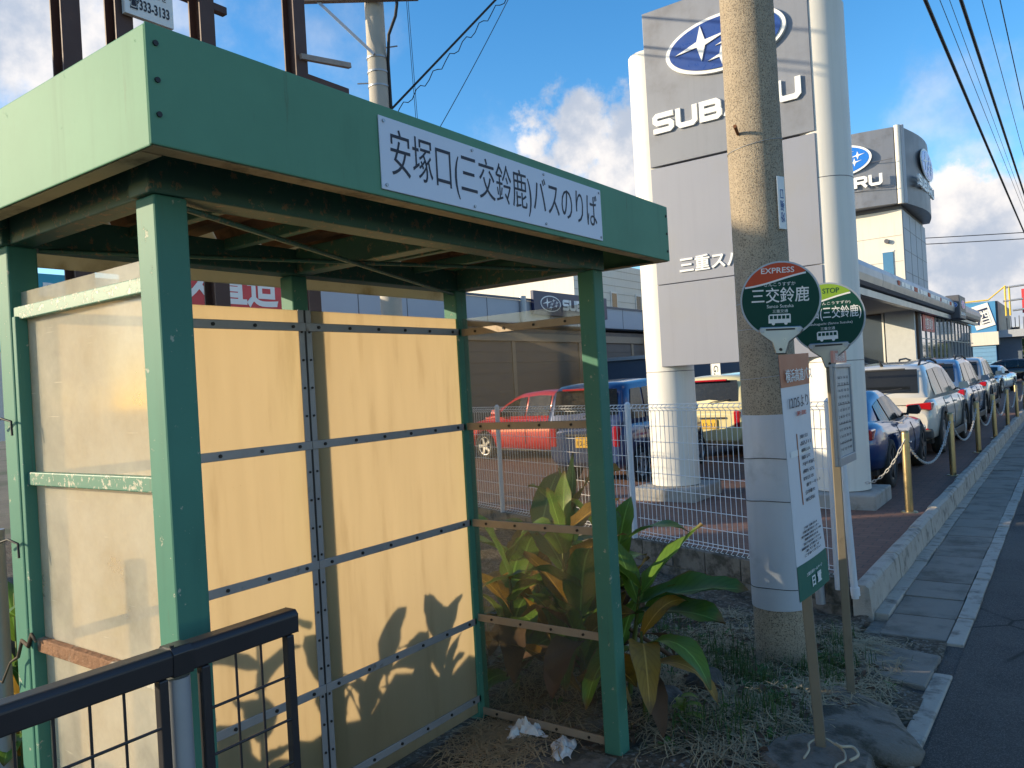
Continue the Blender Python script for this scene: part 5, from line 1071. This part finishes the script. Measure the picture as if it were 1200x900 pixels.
lbl = ['canna close behind the clear pane next to the front post', 'tallest canna behind the clear pane, with an upright leaf', 'canna behind the clear pane beside the back post', 'canna farther behind the clear pane, in front of the fence', 'canna behind the back corner of the shelter', 'canna between the clear pane and the fence post', 'canna farthest left behind the clear pane, before the mesh fence']
for (x, y, h), l_ in zip(pos, lbl):
    lv = rand_leaves(10, .46, [LEAFG, LEAFG, LEAFD, LEAFG, LEAFY, LEAFD], (30, 75))
    for _ in range(4): lv.append((random.uniform(.2, .6), random.uniform(0, 360), random.uniform(20, 50), random.uniform(.4, .55), .15, random.uniform(2.2, 3), random.choice([LEAFB, LEAFY, LEAFB, LEAFD])))
    if h > 1.3: lv.append((.98, 75, 84, .38, .13, .05, LEAFG)); lv.append((1., 250, 75, .3, .10, .3, LEAFG))
    canna('canna_plant', l_, x, y, -.06, h * random.uniform(.85, .95), lv, 'cannas beside the shelter', (random.uniform(-.08, .08), random.uniform(-.06, .1)))
for k, (x, y, h) in enumerate([(-3.25, 1.55, 1.05), (-3.05, 1.86, .85), (-3.35, 1.95, 1.05), (-3.15, 2.28, .95), (-3.0, 1.25, .80), (-3.3, 1.0, .95), (-3.5, 1.65, 1.15), (-3.25, .65, .95), (-3.4, .35, 1.0), (-3.05, .85, .85), (-2.95, 2.42, .80), (-3.3, 2.15, 1.12)]):
    canna('canna_plant', 'canna growing behind the cream boards, seen only as a shadow', x, y, -.05, h, rand_leaves(6, .32, [LEAFG, LEAFD], (45, 82)), 'cannas behind the cream boards')
for k, (x, y, h, l_) in enumerate([(-3.2, 1.235, 1.45, 'yellowing canna at the left edge behind the rear post, taller one'), (-2.98, 1.15, 1.0, 'yellowing canna at the left edge behind the rear post, shorter one')]):
    canna('canna_plant', l_, x, y, -.05, h, rand_leaves(11, .30, [LEAFG, LEAFY, LEAFG], (20, 70)), 'cannas at the left edge')
# low unseen bank behind the shelter, shaped to shade the foot of the boards
m = MB(); pr = []
for j in range(41):
    y = -4 + j * .17; hh = .80 + .05 * math.sin(y * 5.3) + .06 * math.sin(y * 13 + 1); pr.append([(-4.35, y, -.2), (-4.05, y, hh * .7), (-3.85, y, hh), (-3.65, y, hh * .75), (-3.45, y, -.2)])
struct(m.loft(pr, True, True, False).build('earth_bank', DIRT))

# weeds, straw and litter -------------------------------------------------
def blade(m, x, y, z, h, w_, az, bend):
    d = V((math.cos(az), math.sin(az), 0)); s_ = V((-d.y, d.x, 0)) * w_; p = V((x, y, z)); q = p + V((0, 0, h * .6)) + d * (bend * h * .25); r_ = p + V((0, 0, h * (1 - .25 * bend))) + d * (bend * h * .8)
    o = len(m.v); m.v += [tuple(p - s_), tuple(p + s_), tuple(q + s_ * .6), tuple(q - s_ * .6), tuple(r_)]; m.f += [(o, o + 1, o + 2, o + 3), (o + 3, o + 2, o + 4)]; m.sm += [True, True]
def in_verge(x, y):
    if y > fence_y(x) - .1: return False
    if -2.6 < x < -1.68 and .9 < y < 3.1: return False
    if x > -1.28 and y > 5.2: return False
    if x > -.86: return False
    return True
m = MB(); tuft = [(-1.75, 4.35, .25), (-1.55, 4.25, .2), (-1.85, 4.75, .3), (-2.2, 4.7, .35), (-1.35, 4.7, .2), (-1.25, 4.95, .15), (-2.6, 5.2, .4), (-3.2, 5.4, .5), (-1.3, 3.75, .2), (-1.45, 3.45, .18), (-1.35, 5.35, .15), (-1.2, 4.55, .1)]
for (cx, cy, r_) in tuft:
    for _ in range(int(900 * r_)):
        x = random.gauss(cx, r_ * .55); y = random.gauss(cy, r_ * .55)
        if in_verge(x, y): blade(m, x, y, hfun(x, y) - .005, random.uniform(.05, .17), random.uniform(.0016, .0032), random.uniform(0, 6.28), random.uniform(.1, 1.1))
for _ in range(900):
    x = random.uniform(-3.6, -.88); y = random.uniform(3.1, 5.9)
    if in_verge(x, y): blade(m, x, y, hfun(x, y) - .005, random.uniform(.03, .10), .002, random.uniform(0, 6.28), random.uniform(.2, 1.2))
for _ in range(1800):
    x = random.uniform(-5, -2.75); y = random.uniform(.3, 5.6); blade(m, x, y, hfun(x, y) - .005, random.uniform(.05, .22), .003, random.uniform(0, 6.28), random.uniform(.2, 1.2))
g = m.build('grass', GRASSM); g['label'] = 'short green weeds round the utility pole'; g['category'] = 'grass'; stuff(g)
m = MB()
def straw(x, y, z, L, az, lift):
    d = V((math.cos(az), math.sin(az), 0)); s_ = V((-d.y, d.x, 0)) * random.uniform(.0012, .0028); c = random.uniform(-.5, .5); P = []
    for i in range(4):
        t = i / 3; P.append(V((x, y, z + .004 + lift * math.sin(math.pi * t * random.uniform(.5, .9)))) + d * (L * (t - .5)) + V((-d.y, d.x, 0)) * (c * L * (t - .5) ** 2))
    o = len(m.v)
    for p in P: m.v += [tuple(p - s_), tuple(p + s_)]
    for i in range(3): m.f.append((o + 2 * i, o + 2 * i + 1, o + 2 * i + 3, o + 2 * i + 2)); m.sm.append(True)
for _ in range(7500):
    x = random.uniform(-3.0, -.9); y = random.uniform(3.1, 5.7)
    if in_verge(x, y) and math.sin(x * 6.1 + 1.3 * math.sin(y * 4)) * math.cos(y * 5.3 + x) + .35 * math.sin(x * 17 + y * 13) > random.uniform(-.9, .5): straw(x, y, hfun(x, y), random.uniform(.06, .30), random.uniform(0, 6.28), random.uniform(0, .05))
for (cx, cy, r_, n_) in ((-1.15, 4.45, .14, 500), (-1.22, 5.35, .12, 600), (-2.33, 2.93, .09, 420), (-2.2, 2.75, .13, 500), (-1.3, 3.7, .2, 500), (-1.6, 3.9, .25, 600)):
    for _ in range(n_):
        x, y = random.gauss(cx, r_), random.gauss(cy, r_ * 1.2)
        if x > -2.46 or y > 3.1: straw(x, y, max(hfun(x, y), .004 if (-2.46 < x < -1.7 and y < 2.98) else -1), random.uniform(.05, .2), random.uniform(0, 6.28), random.uniform(0, .02))
g = m.build('dry_straw', STRAWM); g['label'] = 'dead straw lying on the verge and shelter floor'; g['category'] = 'straw'; stuff(g)
m = MB()
for _ in range(420):
    x = random.uniform(-3.2, -1.0); y = random.uniform(3.05, 5.6)
    if in_verge(x, y): leaf(m, (x, y, hfun(x, y) + .012), random.uniform(0, 6.28), random.uniform(-.15, .5), random.uniform(.04, .12), random.uniform(.018, .045), .8, 0, .4, 3)
g = m.build('leaf_litter', LEAFB); g['label'] = 'small dead brown leaves scattered on the verge'; g['category'] = 'leaf litter'; stuff(g)
m = MB()
for _ in range(110):
    x = random.gauss(random.choice([-1.7, -2.2, -1.4, -1.35, -2.7]), .22); y = random.gauss(random.choice([4.1, 4.6, 3.7, 5.0]), .25)
    if not in_verge(x, y): continue
    a0 = random.uniform(0, 6)
    for k in range(random.randint(4, 8)): leaf(m, (x, y, hfun(x, y) + .006), a0 + k * 1.1, random.uniform(.1, .9), random.uniform(.03, .085), random.uniform(.014, .03), 1.0, 0, .25, 4)
g = m.build('weed_rosettes', LEAFD); g['label'] = 'low broad-leaved weeds among the straw'; g['category'] = 'weeds'; stuff(g)
# light green sprig in front
sp = thing('sprig', 'small bright green sprig growing at the bottom centre', 'plant', (-1.62, 3.50, -.03))
MB().tube([(-1.62, 3.50, -.06), (-1.60, 3.48, .10)], .004, 6).build('stem', STEM, sp)
LEAFL = mat('lime_leaf', (.17, .27, .03), .5, 0, .25, 9, trans=.35)
for k in range(7): leaf(MB(), (-1.61 + .01 * random.uniform(-1, 1), 3.49, .02 + .014 * k), k * 2.2, R(random.uniform(5, 45)), random.uniform(.07, .11), .05, 1.2, 0, .2, 5).build('leaf', LEAFL, sp)
# stones
def rock(name, label, c, sx, sy, sz, seed):
    rn = random.Random(seed); bm = bmesh.new(); bmesh.ops.create_icosphere(bm, subdivisions=3, radius=1)
    ph = [rn.uniform(0, 6) for _ in range(6)]
    for v_ in bm.verts:
        p = v_.co; q = 1 + .12 * math.sin(p.x * 3 + ph[0]) + .10 * math.sin(p.y * 4 + ph[1]) + .10 * math.sin(p.z * 4 + ph[2] + p.x * 2) + .04 * math.sin(p.x * 9 + p.y * 7 + ph[3])
        b_ = max(abs(p.x), abs(p.y), abs(p.z)); p2 = p.lerp(p / b_ * .82, .55); v_.co = V((p2.x * sx, p2.y * sy, p2.z * sz)) * q
    me = bpy.data.meshes.new(name); bm.to_mesh(me); bm.free(); me.materials.append(STONE)
    for p in me.polygons: p.use_smooth = True
    o = bpy.data.objects.new(name, me); COL.objects.link(o); o.location = c; o.rotation_euler = (rn.uniform(-.2, .2), rn.uniform(-.2, .2), rn.uniform(0, 6)); return tag(o, label, 'stone')
rock('stone', 'dark grey stone lying in the weeds, the larger of two', (-1.72, 4.02, -.04), .115, .10, .085, 3); rock('stone', 'smaller dark stone nearer the shelter post', (-1.80, 3.70, -.02), .085, .08, .065, 5)
st = MB().tube([(-2.02, 3.75, .30), (-1.85, 3.85, .16), (-1.72, 3.93, .06), (-1.60, 3.98, -.04)], [.012, .013, .012, .009], 7); tag(st.build('dead_stalk', LEAFB), 'fallen dead canna stalk leaning across the weeds', 'stalk')
lump = rock('earth_lump', 'low lump of broken tarmac and soil at the foot of the BUS STOP post', (-1.0, 4.06, -.18), .33, .40, .13, 11); lump['category'] = 'rubble'; lump.data.materials[0] = CONCD; lump.rotation_euler = (0, 0, .3)
# loose grit and pebbles
m = MB(); rn = random.Random(5)
for _ in range(2600):
    x = rn.uniform(-3.0, -.80); y = rn.uniform(2.6, 5.75)
    if not in_verge(x, y) and not (-1.3 < x < -.7 and y < 5.7): continue
    z = hfun(x, y) if x < -.76 else -.165; s_ = rn.uniform(.003, .012) * (1.8 if rn.random() < .08 else 1); a = rn.uniform(0, 3)
    P = [V((x, y, z)) + V((math.cos(a + k * 1.57) * s_ * rn.uniform(.7, 1.2), math.sin(a + k * 1.57) * s_ * rn.uniform(.7, 1.2), 0)) for k in range(4)]
    m.add(P + [V((x, y, z + s_ * rn.uniform(.5, .9)))], [(0, 1, 4), (1, 2, 4), (2, 3, 4), (3, 0, 4)], True)
g = m.build('gravel', mat('gravel_grit', (.22, .20, .17), .9, 0, .5, 40)); g['label'] = 'grit and pebbles scattered over the verge and footway'; g['category'] = 'gravel'; stuff(g)
# crumpled tissues on the shelter floor
def tissue(name, label, c, sx, sy, h, seed, rz):
    rn = random.Random(seed); N = 22; m = MB(); ph = [rn.uniform(0, 6) for _ in range(8)]
    for i in range(N + 1):
        for j in range(N + 1):
            a, b = i / N - .5, j / N - .5; e = 1 - .25 * abs(math.sin(4 * a + ph[0])) * (abs(b) * 2)
            x = a * sx * (1 + .18 * math.sin(7 * b + ph[1])); y = b * sy * (1 + .2 * math.sin(8 * a + ph[2]))
            z = h * (.5 + .28 * math.sin(13 * a + 5 * b + ph[3]) + .22 * math.sin(17 * b - 9 * a + ph[4]) + .16 * math.sin(31 * a + 23 * b + ph[5])) * max(.12, 1 - (2 * max(abs(a), abs(b))) ** 2 * .8)
            m.v.append((x, y, max(.002, z)))
    for i in range(N):
        for j in range(N): q = i * (N + 1) + j; m.f.append((q, q + 1, q + N + 2, q + N + 1)); m.sm.append(False)
    o = m.build(name, TISSUE); o.location = c; o.rotation_euler.z = rz; return tag(o, label, 'tissue')
tissue('tissue', 'crumpled white tissue by the end pane, left of two', (-2.19, 2.98, .006), .17, .12, .075, 1, .7); tissue('tissue', 'flattened white tissue nearer the front post, right of two', (-1.95, 2.93, .006), .10, .20, .035, 4, .45)

# ================================================================ TREES AND MASS AT THE END OF THE STREET
def tree(label, x, y, h, r_, seed):
    rn = random.Random(seed); t = thing('street_tree', label, 'tree', (x, y, -.25), 'trees at the end of the street')
    MB().tube([(x, y, -.3), (x + .1, y, h * .3), (x, y + .1, h * .6)], [.18, .13, .06], 8).build('trunk', BARK, t)
    m = MB(); cl = [(rn.gauss(0, r_ * .45), rn.gauss(0, r_ * .45), h * rn.uniform(.4, .95)) for _ in range(26)]
    for (a, b, c) in cl:
        for _ in range(70):
            p = V((x + a + rn.gauss(0, r_ * .17), y + b + rn.gauss(0, r_ * .17), c + rn.gauss(0, r_ * .15))); d1 = V((rn.gauss(0, 1), rn.gauss(0, 1), rn.gauss(0, 1))).normalized() * .16; d2 = d1.cross(V((rn.gauss(0, 1), rn.gauss(0, 1), 1))).normalized() * .09
            m.add([p - d1, p + d2, p + d1, p - d2], [(0, 1, 2, 3)])
    m.build('crown', CROWN, t)
for i, (x, y, h, r_, l_) in enumerate([(-3.2, 84, 3.2, 1.6, 'round bushy tree beyond the porch of the blue shop'), (0.5, 92, 3.6, 1.8, 'bushy tree at the road end, right of the first'), (-14, 88, 8.5, 2.8, 'taller tree hidden behind the showroom')]): tree(l_, x, y, h, r_, 40 + i)
